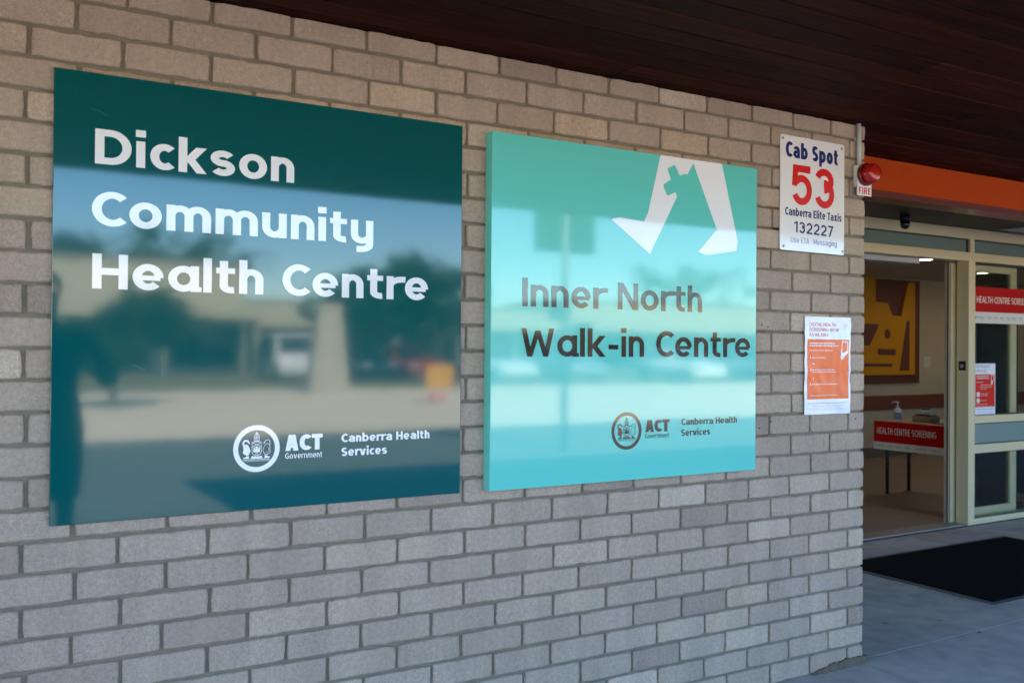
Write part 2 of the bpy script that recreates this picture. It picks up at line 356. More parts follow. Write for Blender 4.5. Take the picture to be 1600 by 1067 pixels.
def timber_material():
    m = bpy.data.materials.new('stained_timber'); m.use_nodes = True
    nt = m.node_tree; N = nt.nodes; Lk = nt.links; b = N['Principled BSDF']
    tc = N.new('ShaderNodeTexCoord'); mp = N.new('ShaderNodeMapping'); mp.inputs['Scale'].default_value = (1.2, 26, 26)
    Lk.new(tc.outputs['Object'], mp.inputs[0])
    n = N.new('ShaderNodeTexNoise'); n.inputs['Scale'].default_value = 2.2; n.inputs['Detail'].default_value = 6; Lk.new(mp.outputs[0], n.inputs['Vector'])
    rp = N.new('ShaderNodeValToRGB'); e = rp.color_ramp.elements
    e[0].position = .3; e[0].color = (.020, .0036, .0018, 1); e[1].position = .75; e[1].color = (.066, .0125, .0058, 1)
    Lk.new(n.outputs[0], rp.inputs[0])
    g = N.new('ShaderNodeNewGeometry'); mr = N.new('ShaderNodeMapRange'); mr.inputs[3].default_value = .62; mr.inputs[4].default_value = 1.5
    Lk.new(g.outputs['Random Per Island'], mr.inputs[0])
    hv = N.new('ShaderNodeHueSaturation'); Lk.new(rp.outputs[0], hv.inputs['Color']); Lk.new(mr.outputs[0], hv.inputs['Value'])
    Lk.new(hv.outputs[0], b.inputs['Base Color']); b.inputs['Roughness'].default_value = .65; b.inputs['Specular IOR Level'].default_value = .06
    bp = N.new('ShaderNodeBump'); bp.inputs['Strength'].default_value = .25; bp.inputs['Distance'].default_value = .004
    Lk.new(n.outputs[0], bp.inputs['Height']); Lk.new(bp.outputs[0], b.inputs['Normal'])
    return m
M_TIMBER = timber_material()
GLOSS = dict(rough=.052, spec=.68, wob=.010, bscale=7)
M_TEAL = mat('teal_gloss_panel', (.0002, .074, .076), **GLOSS)
M_AQUA = mat('aqua_gloss_panel', (.125, .54, .47), **GLOSS)
M_WHITE_V = mat('white_vinyl', (.82, .78, .79), **GLOSS)
M_DARK_V = mat('charcoal_vinyl', (.018, .012, .010), **GLOSS)
M_SIGNW = mat('white_sign_metal', (.78, .72, .70), .08, spec=.6, var=.05, vscale=5)
M_NAVY = mat('navy_print', (.006, .014, .12), .3, spec=.25)
M_PALEBLUE = mat('faded_blue_print', (.16, .21, .47), .3)
M_RED = mat('red_print', (.62, .006, .006), .3, spec=.25)
M_SCREW = mat('screw_metal', (.35, .33, .30), .4, metal=.8)
M_PLASTIC = mat('grey_plastic', (.50, .48, .48), .45)
M_PVCW = mat('white_plastic', (.72, .70, .68), .35)
M_LENS = mat('red_lens', (.36, .007, .005), .2, spec=.5, coat=.2)
M_LENSD = mat('red_lens_rim', (.13, .004, .004), .25)
M_PAPER = mat('poster_paper', (.74, .73, .80), .22, spec=.5, var=.08, vscale=20)
M_ORANGE_P = mat('orange_poster_ink', (.86, .15, .038), .3, spec=.25, var=.3, vscale=14)
M_PINK = mat('pink_red_ink', (.66, .10, .12), .4)
M_GREYINK = mat('grey_ink', (.22, .21, .26), .5)
M_BEIGE = mat('beige_powder_coat', (.58, .47, .29), .38, var=.05, vscale=3)
M_GASKET = mat('black_gasket', (.012, .012, .012), .6)
M_ORANGE = mat('orange_paint', (.40, .042, .001), .6, spec=.1, var=.06, vscale=4)
M_LIP = mat('red_brown_trim', (.13, .024, .008), .25, spec=.3)
M_SOFFIT2 = mat('dark_brown_soffit', (.022, .009, .006), .5, spec=.2)
M_SMOKED = mat('black_dome', (.004, .005, .006), .08)
M_GLASS = glass_mat('clear_glass')
M_GLASS2 = glass_mat('door_glass', (.62, .66, .64))
M_FROST = glass_mat('frosted_glass', (.5, .6, .58), .12, .25, (.16, .21, .19))
M_FILM = glass_mat('frosted_film', (.45, .6, .62), .12, .25, (.20, .26, .245))
M_CONC = concrete_material() if True else mat('footpath_concrete', (.43, .375, .335), .8, spec=.3, bump=.4, bscale=220, var=.55, vscale=2.6, detail=9)
M_JOINT = mat('joint_dirt', (.10, .10, .10), .95)
M_ROAD = mat('asphalt', (.125, .132, .122), .9, bump=.5, bscale=220, var=.3, vscale=2)
M_PALE = mat('sunlit_concrete', (.68, .595, .44), .9, var=.25, vscale=.5)
M_EARTH = mat('dry_grass', (.17, .15, .075), 1, var=.5, vscale=.4)
M_MAT = mat('black_carpet', (.0055, .0054, .006), 1, spec=.08, bump=1.0, bscale=140, var=.9, vscale=60)
M_MATB = mat('rubber_edge', (.12, .098, .088), .8)
M_INFLOOR = mat('brown_vinyl', (.19, .145, .105), .42, var=.15, vscale=2)
M_INWALL = mat('cream_wall', (.31, .25, .18), .8, var=.06, vscale=2)
M_INCEIL = mat('cream_ceiling', (.42, .36, .30), .9)
M_DADO = mat('red_brown_dado', (.13, .032, .016), .5, var=.2, vscale=5)
M_ARTB = mat('dark_brown_backing', (.075, .016, .008), .6)
M_ARTY = mat('yellow_cutout', (.37, .165, .004), .6, spec=.2)
M_TABLEW = mat('table_laminate', (.42, .33, .24), .4)
M_BLACKM = mat('black_steel', (.012, .012, .013), .4)
M_REDB = mat('red_banner', (.43, .006, .006), .5, spec=.08)
M_WHITEB = mat('white_banner', (.62, .58, .54), .5, spec=.15)
M_PALETXT = mat('pale_lettering', (.68, .62, .58), .5)
M_CARD = mat('tan_card', (.26, .18, .105), .8)
M_LABELB = mat('bluegrey_label', (.22, .25, .30), .5)

# ------------------------------------------------------------------ ground
def sheet(name, x0, x1, y0, y1, z, m, parent=None, n=1):
    mb = MB()
    mb.add([(x0, y0, z), (x1, y0, z), (x1, y1, z), (x0, y1, z)], [(0, 1, 2, 3)])
    return mb.build(name, m, parent)
tag(sheet('ground', -900, 900, -900, 900, -.016, M_EARTH), kind='structure')
tag(sheet('car_park', -60, 90, -27.5, -11.9, -.008, M_PALE), kind='structure')
tag(sheet('road', -80, 110, -11.9, -4.6, -.004, M_ROAD), kind='structure')
fp = MB()
xs = [-9, -6.3, -4.1, -1.95, -.036, 1.75, 3.6, 5.6, 7.6, 9.6]
ys = [-4.6, -2.2, .03, 1.76]
for i in range(len(xs)-1):
    for j in range(len(ys)-1):
        g = .0035
        x0, x1, y0, y1 = xs[i]+g, xs[i+1]-g, ys[j]+g, ys[j+1]-g
        if j == 2: x0, x1 = (xs[4]+g, 9.6-g) if i == 4 else (None, None)
        if x0 is None: continue
        fp.add([(x0, y0, 0), (x1, y0, 0), (x1, y1, 0), (x0, y1, 0), (x0, y0, -.003), (x1, y0, -.003), (x1, y1, -.003), (x0, y1, -.003)],
               [(0, 1, 2, 3), (0, 4, 5, 1), (1, 5, 6, 2), (2, 6, 7, 3), (3, 7, 4, 0)])
tag(fp.build('footpath', M_CONC), kind='structure')
tag(sheet('footpath_bed', -9.2, 9.8, -4.6, 1.76, -.0022, M_JOINT), kind='structure')

# ------------------------------------------------------------------ brick wall
BL, BH, MJ = .240, .086, .0095
CX = -.018
rb = random.Random(3)
def brick(mb, a0, a1, z0, z1, fn, dep=.05):
    """one brick: its face on depth 0, chipped arris; fn(a, z, d)->xyz"""
    nx = max(3, int((a1-a0)/.026)); nz_ = 3
    ox, oz, od = rb.uniform(-.0012, .0012), rb.uniform(-.001, .001), rb.uniform(-.0012, .0012)
    j = lambda s: rb.gauss(0, s)
    bv = .0036
    per = [(a0+(a1-a0)*i/nx, z0) for i in range(nx)]+[(a1, z0+(z1-z0)*i/nz_) for i in range(nz_)] + \
          [(a1-(a1-a0)*i/nx, z1) for i in range(nx)]+[(a0, z1-(z1-z0)*i/nz_) for i in range(nz_)]
    n = len(per); ca, cz = (a0+a1)/2, (z0+z1)/2
    corner = {0, nx, nx+nz_, 2*nx+nz_}
    out, inn, back = [], [], []
    for i, (a, z) in enumerate(per):
        k = .0018 if i in corner else 0
        da, dz = (1 if a < ca else -1), (1 if z < cz else -1)
        onx = i in corner or not (nx < i < nx+nz_ or i > 2*nx+nz_)
        A = a+ox+da*k+j(.0009); Z = z+oz+dz*k+j(.0008)
        if rb.random() < .03: Z += dz*rb.uniform(.001, .004); A += da*rb.uniform(0, .002)
        ba = da*bv if (i in corner or not onx or abs(a-a0) < 1e-6 or abs(a-a1) < 1e-6) else 0
        bz = dz*bv if onx else 0
        out.append(fn(A, Z, .0034+od)); inn.append(fn(A+ba+j(.0004), Z+bz+j(.0004), od)); back.append(fn(A, Z, dep))
    vs = out+inn+back
    fs = [(i, (i+1) % n, n+(i+1) % n, n+i) for i in range(n)]+[(2*n+i, 2*n+(i+1) % n, (i+1) % n, i) for i in range(n)]+[tuple(range(n, 2*n))]
    mb.add(vs, fs)
wall = MB(); NR = 28
f_front = lambda a, z, d: (a, d, z)
f_ret = lambda a, z, d: (CX-d, a, z)
for r_ in range(NR):
    zt = (NR-r_)*BH; z0, z1 = zt-BH+MJ/2, zt-MJ/2
    if z0 > 2.385: continue
    z1 = min(z1, 2.389); z0 = max(z0, .004)
    off = 0 if r_ % 2 == 0 else .12
    e = CX
    k = 0
    nxt = -BL+off if off == 0 else -.12
    while e > -6.4:
        drift = .006*math.sin(r_*2.3+k*1.1) if k else 0
        brick(wall, nxt+MJ/2+drift, e-(0 if k == 0 else MJ/2)+0, z0, z1, f_front)
        e = nxt+drift; k += 1; nxt = -k*BL-(BL if off == 0 else .12)
        if k > 40: break
    # return face of the corner into the entrance recess
    a = .052
    first = .11 if off == 0 else .23
    while a < 1.74:
        b_ = min(a+first, 1.76)
        if b_-a > .03: brick(wall, a, b_-MJ, z0, z1, f_ret)
        a = b_; first = .24
bw = wall.build('brick_wall', M_BRICK)
tag(bw, 'grey concrete brick wall in running bond carrying the green signs', 'wall')
mo = MB().box(-6.5, CX-.009, .0095, .049, 0, 2.389).box(-6.5, CX-.008, .049, .22, 0, 2.389)
mo.box(-.2, CX-.006, .2205, 1.757, 0, 2.389)
mo.build('mortar', M_MORTAR, bw)
ru = MB()
for (x, row, L) in ((-.63, 5, .11), (-.645, 6, .15), (-.66, 7, .07), (-.67, 11, .05), (-.66, 16, .06), (-.655, 15, .05), (-.59, 6, .09), (-.68, 12, .05)):
    z = (NR-row)*BH
    n = 8
    vs = []; 
    for i in range(n+1):
        t = i/n; hh = .0038*math.sin(math.pi*min(1, max(.08, t)))**.4*rb.uniform(.6, 1.1)
        vs += [(x+L*t, .0078, z-hh), (x+L*t, .0078, z+hh)]
    ru.add(vs, [(2*i, 2*i+2, 2*i+3, 2*i+1) for i in range(n)])
ru.build('rust_stain', M_RUST, bw)
# old plugged drill holes and a small scar
ho = MB()
for (x, z) in ((-.60, 1.09), (-.665, 1.065), (-.075, 1.085), (-.077, 1.385), (-.655, 1.49), (-.62, 1.482)):
    ho.lathe([(.0036, -.0008), (.0036, .0012)], (x, 0, z), 'y', 10)
ho.build('drill_hole', M_GASKET, bw)
# rough footing that pokes out under the lowest course at the corner
fo = MB()
n = 30; pr_ = random.Random(5)
top = []; FL = .34
for i in range(n+1):
    x = CX+.010-FL+i*FL/n
    e_ = min(1, i/5)
    top.append((x, -.004-.010*pr_.random()*e_, (.012+.014*noise.noise(Vector((x*14, 2, 0)))+.006*pr_.random()+(.014 if i > 9 else 0))*e_+.003))
vs = []
for (x, y, z) in top: vs += [(x, y-.009-.004*pr_.random(), -.002), (x, y, z), (x, .02, z+.002)]
fo.add(vs, [(3*i+k, 3*i+3+k, 3*i+4+k, 3*i+1+k) for i in range(n) for k in (0, 1)])
fo.add([vs[3*n], vs[3*n+1], vs[3*n+2], (top[-1][0], .02, -.002)], [(0, 1, 2, 3)])
fo.build('footing', mat('mortar_footing', (.125, .092, .065), .95, bump=.9, bscale=90, var=.7, vscale=25), bw)

# ------------------------------------------------------------------ verandah roof: timber soffit, beam, roof
sf = MB(); y = -3.0; k = 0
bw_ = .118
while y < .405:
    y1 = min(y+bw_, .412)
    x0 = -9 
    segs = sorted([x0]+[rb.uniform(-8, 9) for _ in range(2)]+[9.6])
    for i in range(len(segs)-1):
        a, b_ = segs[i]+.002, segs[i+1]-.002
        z = 2.392+rb.uniform(-.001, .001)
        sf.add([(a, y+.006, z), (b_, y+.006, z), (b_, y1-.004, z), (a, y1-.004, z), (a, y+.0005, z+.006), (b_, y+.0005, z+.006), (b_, y1, z+.012), (a, y1, z+.012)],
               [(0, 1, 2, 3), (0, 4, 5, 1), (3, 2, 6, 7), (0, 3, 7, 4), (1, 5, 6, 2)])
    y = y1; k += 1
ver = empty('verandah_roof', 'dark stained timber board soffit of the verandah over the wall', 'roof')
sf.build('soffit', M_TIMBER, ver)
MB().box(-9.1, 9.7, -3.0, .415, 2.4055, 2.46).build('soffit_backing', M_GASKET, ver)
MB().box(-9.1, 9.7, -3.05, -3.002, 2.375, 2.60, .004).build('fascia', mat('brown_fascia', (.07, .035, .022), .5), ver)
MB().box(-9.1, 9.7, -3.002, 9, 2.4605, 2.58).build('roof_slab', mat('roof_sheet', (.3, .3, .3), .5), ver)
up = MB().box(-1.12, 16, -3.0, 9, 2.5805, 5.25).box(9.7, 16, -3.0, 9, 2.4, 2.5805)
tag(up.build('upper_storey', mat('cream_render', (.5, .46, .38), .9, var=.1, vscale=2)), 'cream upper storey that stands above the entrance end of the verandah', 'building')
ob = empty('orange_beam', 'orange painted beam spanning the entrance recess below the timber soffit', 'beam')
MB().box(CX+.003, 9.6, .42, .50, 2.222, 2.391, .003).build('beam_face', M_ORANGE, ob)
lip = MB()
lip.prism([(.412, 2.2215), (.412, 2.212), (.425, 2.190), (.56, 2.190), (.56, 2.2215)], lambda a, b, d: (d, a, b), CX+.003, 9.6)
lip.build('trim', M_LIP, ob)
MB().box(CX+.003, 9.6, .505, 1.779, 2.372, 2.385).build('recess_soffit', M_SOFFIT2, ob)
tag(MB().box(3.7, 4.9, 1.30, 1.66, 2.362, 2.3715, .002).build('soffit_panel', mat('grey_panel', (.30, .31, .34), .35)), 'flat grey panel fixed under the dark recess soffit', 'panel')
dc = empty('dome_camera', 'small black dome camera hanging under the recess soffit above the sliding door', 'camera')
MB().lathe([(.037, 0), (.037, -.03), (.034, -.035)], (2.43, 1.60, 2.3715), 'z', 24).build('base', M_BLACKM, dc, True)
MB().lathe([(.034, 0)]+[(.034*math.cos(R(a)), -.028-.036*math.sin(R(a))) for a in range(0, 90, 12)]+[(.002, -.0642)], (2.43, 1.60, 2.336), 'z', 24).build('dome', M_SMOKED, dc, True)

ww = MB().box(9.72, 9.95, -2.95, 1.69, 0, 2.385)  # added out of view to darken what the shopfront glass mirrors
tag(ww.build('reflection_blocker', mat('dark_blocker', (.10, .09, .08), .8, var=.15, vscale=3, bump=.3, bscale=60)), 'added unseen dark wall blocking bright reflections in the shopfront glass', 'wall')

# ------------------------------------------------------------------ emblem
def emblem(cx, cz, rx, rz, y, parent, m, swan_left, swan_right_outline, ring_w):
    fn = lambda a, b, k=0: (cx+a*rx, y-k, cz+b*rz)
    ring = MB()
    n = 64; ri = 1-ring_w
    ring.add([fn(math.cos(2*math.pi*i/n)*q, math.sin(2*math.pi*i/n)*q) for i in range(n) for q in (1, ri)],
             [(2*i, 2*i+1, (2*i+3) % (2*n), (2*i+2) % (2*n)) for i in range(n)])
    ring.build('emblem_ring', m, parent, fixn=False)
    mb = MB(); kk = [0]
    def poly(pts): kk[0] += 1; mb.add([fn(a, b, (kk[0] % 9)*.00005) for a, b in pts], [tuple(range(len(pts)))])
    def line(pts, w=.02, closed=False):
        kk[0] += 1; vs, fs = ribbon(pts, w, closed); mb.add([fn(a, b, (kk[0] % 9)*.00005) for a, b in vs], fs)
    # crown and portcullis on top
    poly([(-.12, .30), (.12, .30), (.12, .34), (-.12, .34)]); line([(-.11, .35), (-.11, .50)]); line([(.11, .35), (.11, .50)]); line([(0, .35), (0, .62)], .025)
    line([(-.055, .35), (-.055, .50)], .014); line([(.055, .35), (.055, .50)], .014)
    line([(-.12, .50), (.12, .50)]); line([(-.12, .43), (.12, .43)], .014); line(arc(0, .50, .10, .12, 0, 180), .025); line([(-.06, .64), (.06, .64)], .03); line([(0, .60), (0, .72)], .03)
    # shield: frame, crossed mace and sword, castle
    line([(-.20, .28), (.20, .28), (.20, -.18), (.0, -.38), (-.20, -.18)], .02, True)
    line([(-.18, .25), (.18, .08)], .025); line([(.18, .25), (-.18, .08)], .025)
    poly([(-.14, -.16), (.14, -.16), (.14, -.02), (-.14, -.02)])
    for a in (-.14, -.035, .07): poly([(a, -.018), (a+.07, -.018), (a+.07, .03), (a, .03)])
    poly([(-.05, .032), (.05, .032), (.05, .09), (-.05, .09)])
    line(arc(0, -.25, .05, .05, 0, 360)[:-1], .022, True); line([(-.19, .05), (.19, .05)], .014)
    # base mound and scroll
    poly([(-.24, -.38), (.24, -.38), (.20, -.30), (.12, -.34), (-.12, -.34), (-.20, -.30)])
    poly([(-.26, -.43), (.26, -.43), (.24, -.385), (-.24, -.385)])
    for s in (-1, 1):
        poly([(s*.30, -.42), (s*.55, -.42), (s*.58, -.37), (s*.50, -.36), (s*.42, -.31), (s*.36, -.34)])
    line([(-.58, -.47), (.58, -.47)], .022); line([(-.55, -.53), (.55, -.53)], .014)
    mb.build('emblem_crest', m, parent, fixn=False)
    body = [(-.30, .02), (-.27, -.10), (-.32, -.22), (-.38, -.28), (-.46, -.26), (-.55, -.22), (-.60, -.15), (-.56, -.05), (-.58, .08), (-.52, .17), (-.44, .20), (-.36, .14)]
    neck = [(-.54, .12), (-.58, .22), (-.55, .32), (-.46, .36), (-.38, .33), (-.34, .26)]
    for s, out, mm in ((1, False, swan_left), (-1, swan_right_outline, None)):
        mb = MB(); kk = [0]
        mb2 = mb
        pb = [(a*s, b) for a, b in body]; pn = [(a*s, b) for a, b in neck]
        if out: line(pb, .018, True); line(pn, .022); line([(a*.9-.0, b*.7) for a, b in pb[3:9]], .012)
        else:
            kk[0] += 1; mb.add([fn(a, b, .00005) for a, b in pb], [tuple(range(len(pb)))]); line(pn, .075)
        line([(s*-.36, .29), (s*-.30, .21)], .045)
        for q in (-.42, -.36): line([(s*q, -.26), (s*q, -.37)], .025)
        mb.build('emblem_swan', mm or m, parent, fixn=False)

# ------------------------------------------------------------------ teal sign
tq = empty('teal_sign', 'large dark teal gloss sign with white Dickson Community Health Centre lettering', 'sign', loc=(0, 0, 0))
TY = -.014
MB().box(-3.300, -2.064, TY, -.002, .901, 2.127, .0012).build('panel', M_TEAL, tq)
LY = TY-.0009
letter('lettering', 'Dickson', -3.1975, 1.880, .0955, .557, M_WHITE_V, LY, tq, w=.195, track=.10)
letter('lettering', 'Community', -3.205, 1.7105, .0955, .823, M_WHITE_V, LY, tq, w=.195, track=.10)
letter('lettering', 'Health Centre', -3.2013, 1.5390, .0955, 1.013, M_WHITE_V, LY, tq, w=.195, track=.10)
letter('agency_lettering', 'ACT', -2.6606, 1.0705, .0480, .1155, M_WHITE_V, LY, tq, w=.25, c=.86, track=.06)
letter('agency_lettering', 'Government', -2.6606, 1.0470, .0170, .117, M_WHITE_V, LY, tq, w=.13, c=.82, two=True, track=.11)
letter('agency_lettering', 'Canberra Health', -2.4822, 1.0890, .0262, .304, M_WHITE_V, LY, tq, w=.19, c=.86, two=True, track=.09)
letter('agency_lettering', 'Services', -2.4817, 1.0460, .0262, .153, M_WHITE_V, LY, tq, w=.19, c=.86, two=True, track=.09)
emblem(-2.7465, 1.0822, .0693, .0693, LY, tq, M_WHITE_V, M_WHITE_V, True, .21)
for (x0, z0, x1, z1) in ((-3.21, 2.03, -3.165, 2.012), (-3.02, 1.36, -3.015, 1.30), (-3.10, 1.33, -3.06, 1.315), (-2.45, 1.72, -2.44, 1.735)):
    scr = MB(); vs, fs = ribbon([(x0, z0), ((x0+x1)/2, (z0+z1)/2+.003), (x1, z1)], .0006)
    scr.add([(a, LY+.0004, b) for a, b in vs], fs)
    scr.build('scratch', mat('scratch', (.10, .20, .21), .4), tq, fixn=False)

# ------------------------------------------------------------------ aqua sign
aq = empty('aqua_sign', 'light aqua gloss sign with walking legs picture and Inner North Walk-in Centre lettering', 'sign')
AY = -.046
MB().box(-1.968, -.733, AY, -.001, .9035, 2.118, .0022).build('panel', M_AQUA, aq)
AL = AY-.0009
letter('lettering', 'Inner North', -1.8440, 1.5300, .0985, .819, M_DARK_V, AL, aq, w=.172, track=.10)
letter('lettering', 'Walk-in Centre', -1.8490, 1.3570, .0985, 1.082, M_DARK_V, AL, aq, w=.172, track=.10)
letter('agency_lettering', 'ACT', -1.3020, 1.0765, .0455, .114, M_DARK_V, AL, aq, w=.25, c=.86, track=.06)
letter('agency_lettering', 'Government', -1.3030, 1.0535, .0170, .116, M_DARK_V, AL, aq, w=.10, c=.82, two=True, track=.11)
letter('agency_lettering', 'Canberra Health', -1.1262, 1.0970, .0246, .289, M_DARK_V, AL, aq, w=.18, c=.86, two=True, track=.09)
letter('agency_lettering', 'Services', -1.1265, 1.0555, .0246, .147, M_DARK_V, AL, aq, w=.18, c=.86, two=True, track=.09)
emblem(-1.3895, 1.0850, .0695, .0690, AL, aq, M_DARK_V, mat('swan_red_black', (.06, .016, .014), .1, spec=.6), True, .19)
legs = [(-1.2369, 2.1168), (-.9262, 2.1168), (-.8388, 1.8174), (-.8460, 1.781), (-.8476, 1.779), (-1.0051, 1.7529), (-1.0466, 1.7644), (-.9507, 1.8573), (-1.0745, 2.1032), (-1.1045, 2.0561), (-1.1090, 2.0578), (-1.1220, 2.0570), (-1.1340, 2.0520), (-1.1418, 2.0478),
        (-1.1640, 2.0830), (-1.1678, 2.0863), (-1.1720, 2.0860), (-1.1990, 2.0725), (-1.2025, 2.0690), (-1.2022, 2.0650), (-1.1863, 2.0296), (-1.2205, 2.0090), (-1.2231, 2.0046), (-1.2225, 2.0), (-1.2060, 1.9700), (-1.2010, 1.9675), (-1.1970, 1.9690), (-1.1621, 1.9839), (-1.156, 1.9662), (-1.2858, 1.7412), (-1.464, 1.8555), (-1.4585, 1.8610), (-1.4285, 1.867), (-1.3154, 1.8602), (-1.2957, 1.8954)]
bm = bmesh.new(); vv = [bm.verts.new((a, AL, b)) for a, b in legs]; f_ = bm.faces.new(vv); f_.normal_update(); bmesh.ops.triangulate(bm, faces=[f_])
MB().bm(bm).build('legs_picture', M_WHITE_V, aq, fixn=False)

# ------------------------------------------------------------------ cab sign
cs = empty('cab_sign', 'small white metal Cab Spot 53 taxi sign screwed to the brick wall', 'sign')
def rrect(x0, x1, z0, z1, r, n=5):
    p = []
    for (cx, cz, a) in ((x1-r, z1-r, 0), (x0+r, z1-r, 90), (x0+r, z0+r, 180), (x1-r, z0+r, 270)): p += arc(cx, cz, r, r, a, a+90, n)
    return p
fy = lambda a, b, d: (a, d, b)
MB().prism([(x, z+(x+.36)*-.006) for x, z in rrect(-.5590, -.1640, 1.8050, 2.2880, .010)], fy, -.0065, -.003).build('plate', M_SIGNW, cs)
CY = -.0072
letter('heading_lettering', 'Cab Spot', -.5290, 2.1985, .0655, .322, M_NAVY, CY, cs, w=.205, c=.70, two=True, track=.075, drop=-.006)
letter('number_lettering', '53', -.4930, 2.0010, .169, .264, M_RED, CY, cs, w=.182, c=1.06, track=.09)
letter('company_lettering', 'Canberra Elite Taxis', -.5304, 1.9535, .0335, .3486, M_NAVY, CY, cs, w=.175, c=.72, two=True, track=.08, drop=-.005)
letter('phone_lettering', '132227', -.4760, 1.8835, .0475, .242, M_NAVY, CY, cs, w=.155, c=.9, track=.15, drop=-.005)
letter('note_lettering', 'Use ETA   Messaging', -.4960, 1.8405, .0240, .2855, M_PALEBLUE, CY, cs, w=.125, c=.85, two=True, drop=-.003)
for (x, z) in ((-.545, 2.274), (-.182, 2.270), (-.538, 1.822), (-.174, 1.820)):
    MB().lathe([(.0062, .0066), (.0058, .0085), (.003, .0092)], (x, 0, z), 'y', 12).build('screw', M_SCREW, cs, True)

# ------------------------------------------------------------------ fire beacon
fb = empty('fire_alarm_beacon', 'round red beacon on a white FIRE plate at the wall corner', 'beacon')
pl = [(-.106, 2.072), (-.013, 2.072), (-.013, 2.165)]+arc(-.0595, 2.165, .0465, .051, 0, 180, 14)
MB().prism(pl, fy, -.030, -.026).build('backplate', M_PVCW, fb)
MB().box(-.100, -.022, -.0258, -.0015, 2.11, 2.205, .004).build('back_box', M_PVCW, fb)
letter('lettering', 'FIRE', -.098, 2.0785, .0300, .079, M_RED, -.0306, fb, w=.17, c=.80, track=.14)
MB().lathe([(.050, .0305), (.050, .044), (.047, .046)], (-.060, 0, 2.164), 'y', 32).build('base_ring', M_LENSD, fb, True)
lens = [(.044, .0455), (.0435, .060), (.0440, .061), (.0430, .062), (.042, .078), (.0405, .088), (.035, .093), (.020, .0955), (.002, .096)]
MB().lathe(lens, (-.060, 0, 2.164), 'y', 32).build('lens', M_LENS, fb, True)
cd = MB().tube([(-.078, -.0145, 2.206), (-.078, -.0125, 2.391)], .0100, 14)
cdo = cd.build('conduit', M_PLASTIC, None, True); tag(cdo, 'grey plastic conduit running from the red beacon up to the soffit', 'conduit')
MB().box(-.094, -.062, -.004, -.0012, 2.315, 2.330, .001).build('saddle_clip', M_PLASTIC, cdo)

# ------------------------------------------------------------------ wrinkled poster on the wall
po = empty('paper_poster', 'wrinkled orange and white digital health screening poster taped to the bricks', 'poster')
def crease(a, b):
    v = noise.noise(Vector((a*9, b*7, 3.1)))*.0035+noise.noise(Vector((a*30+7, b*22, 1)))*.0018
    t = max(0, 1-abs(((a+.155)+(b-1.30)*.35))/.05)
    v += t*noise.noise(Vector((a*70, b*60, 5)))*.0022
    return -.0095+v
def pfn(off): return lambda a, b, k: (a, crease(a, b)-off-k*.3, b)
def grid_sheet(x0, x1, z0, z1, nx, nz_, off, ragged=0):
    mb = MB(); vs = []
    for j in range(nz_+1):
        for i in range(nx+1):
            a = x0+(x1-x0)*i/nx; b = z0+(z1-z0)*j/nz_
            if ragged and i in (0, nx): a += ragged*noise.noise(Vector((b*25, i, 0)))
            vs.append((a, crease(a, b)-off, b))
    mb.add(vs, [(j*(nx+1)+i, j*(nx+1)+i+1, (j+1)*(nx+1)+i+1, (j+1)*(nx+1)+i) for j in range(nz_) for i in range(nx)])
    return mb
grid_sheet(-.411, -.1215, 1.112, 1.531, 34, 46, 0, .003).build('sheet', M_PAPER, po, True, False)
grid_sheet(-.395, -.133, 1.177, 1.434, 32, 34, .0005).build('orange_field', M_ORANGE_P, po, True, False)
tm = MB()
for s, z, wd in (('DIGITAL HEALTH', 1.4905, .168), ('SCREENING NOW', 1.4685, .186), ('AVAILABLE', 1.4465, .122)):
    text_mb(tm, s, -.384, z, .0145, wd, w=.14, fn=pfn(.0007), track=.13)
tm.build('heading_lettering', M_PINK, po, fixn=False)
rs = random.Random(11)
def dashes(mb, x, z, width, hgt, fn):
    a = x
    while a < x+width:
        l = min(rs.uniform(.006, .018), x+width-a)
        n = max(1, int(l/.006))
        for i in range(n):
            p, q = a+l*i/n, a+l*(i+1)/n
            mb.add([fn(p, z, 0), fn(q, z, 0), fn(q, z+hgt, 0), fn(p, z+hgt, 0)], [(0, 1, 2, 3)])
        a += l+.0035
tx = MB(); F = pfn(.0010)
for z, wd, hg, x in ((1.4150, .155, .0045, -.378), (1.4045, .175, .0045, -.378), (1.3850, .14, .0026, -.378), (1.354, .085, .0028, -.366), (1.327, .014, .0038, -.362), (1.302, .14, .0026, -.366), (1.293, .15, .0026, -.366), (1.265, .012, .0036, -.362), (1.240, .16, .0028, -.366), (1.192, .17, .0018, -.378)):
    dashes(tx, x, z, wd, hg, F)
for z in (1.352, 1.299, 1.238): tx.add([F(-.377, z, 0), F(-.373, z, 0), F(-.373, z+.009, 0), F(-.377, z+.009, 0)], [(0, 1, 2, 3)])
tx.build('body_lettering', M_PAPER, po, fixn=False)
ph = MB()   # phone held in a hand
for p, w_ in ((rrect(-.1800, -.1430, 1.375, 1.425, .004, 3), .0050),):
    vs, fs = ribbon(p, w_, True); ph.add([F(a, b, 0) for a, b in vs], fs)
hand = [(-.1900, 1.352), (-.1760, 1.345), (-.1640, 1.362), (-.150, 1.371), (-.143, 1.388), (-.148, 1.374), (-.175, 1.372), (-.181, 1.398), (-.187, 1.388), (-.187, 1.368)]
ph.add([F(a, b, .001) for a, b in hand], [tuple(range(len(hand)))])
ph.build('phone_picture', M_PAPER, po, fixn=False)
ft = MB()
dashes(ft, -.392, 1.158, .25, .0032, pfn(.0008)); dashes(ft, -.36, 1.147, .2, .0016, pfn(.0008)); dashes(ft, -.38, 1.134, .22, .0012, pfn(.0008))
ft.build('footer_lettering', M_GREYINK, po, fixn=False)
lg = MB()
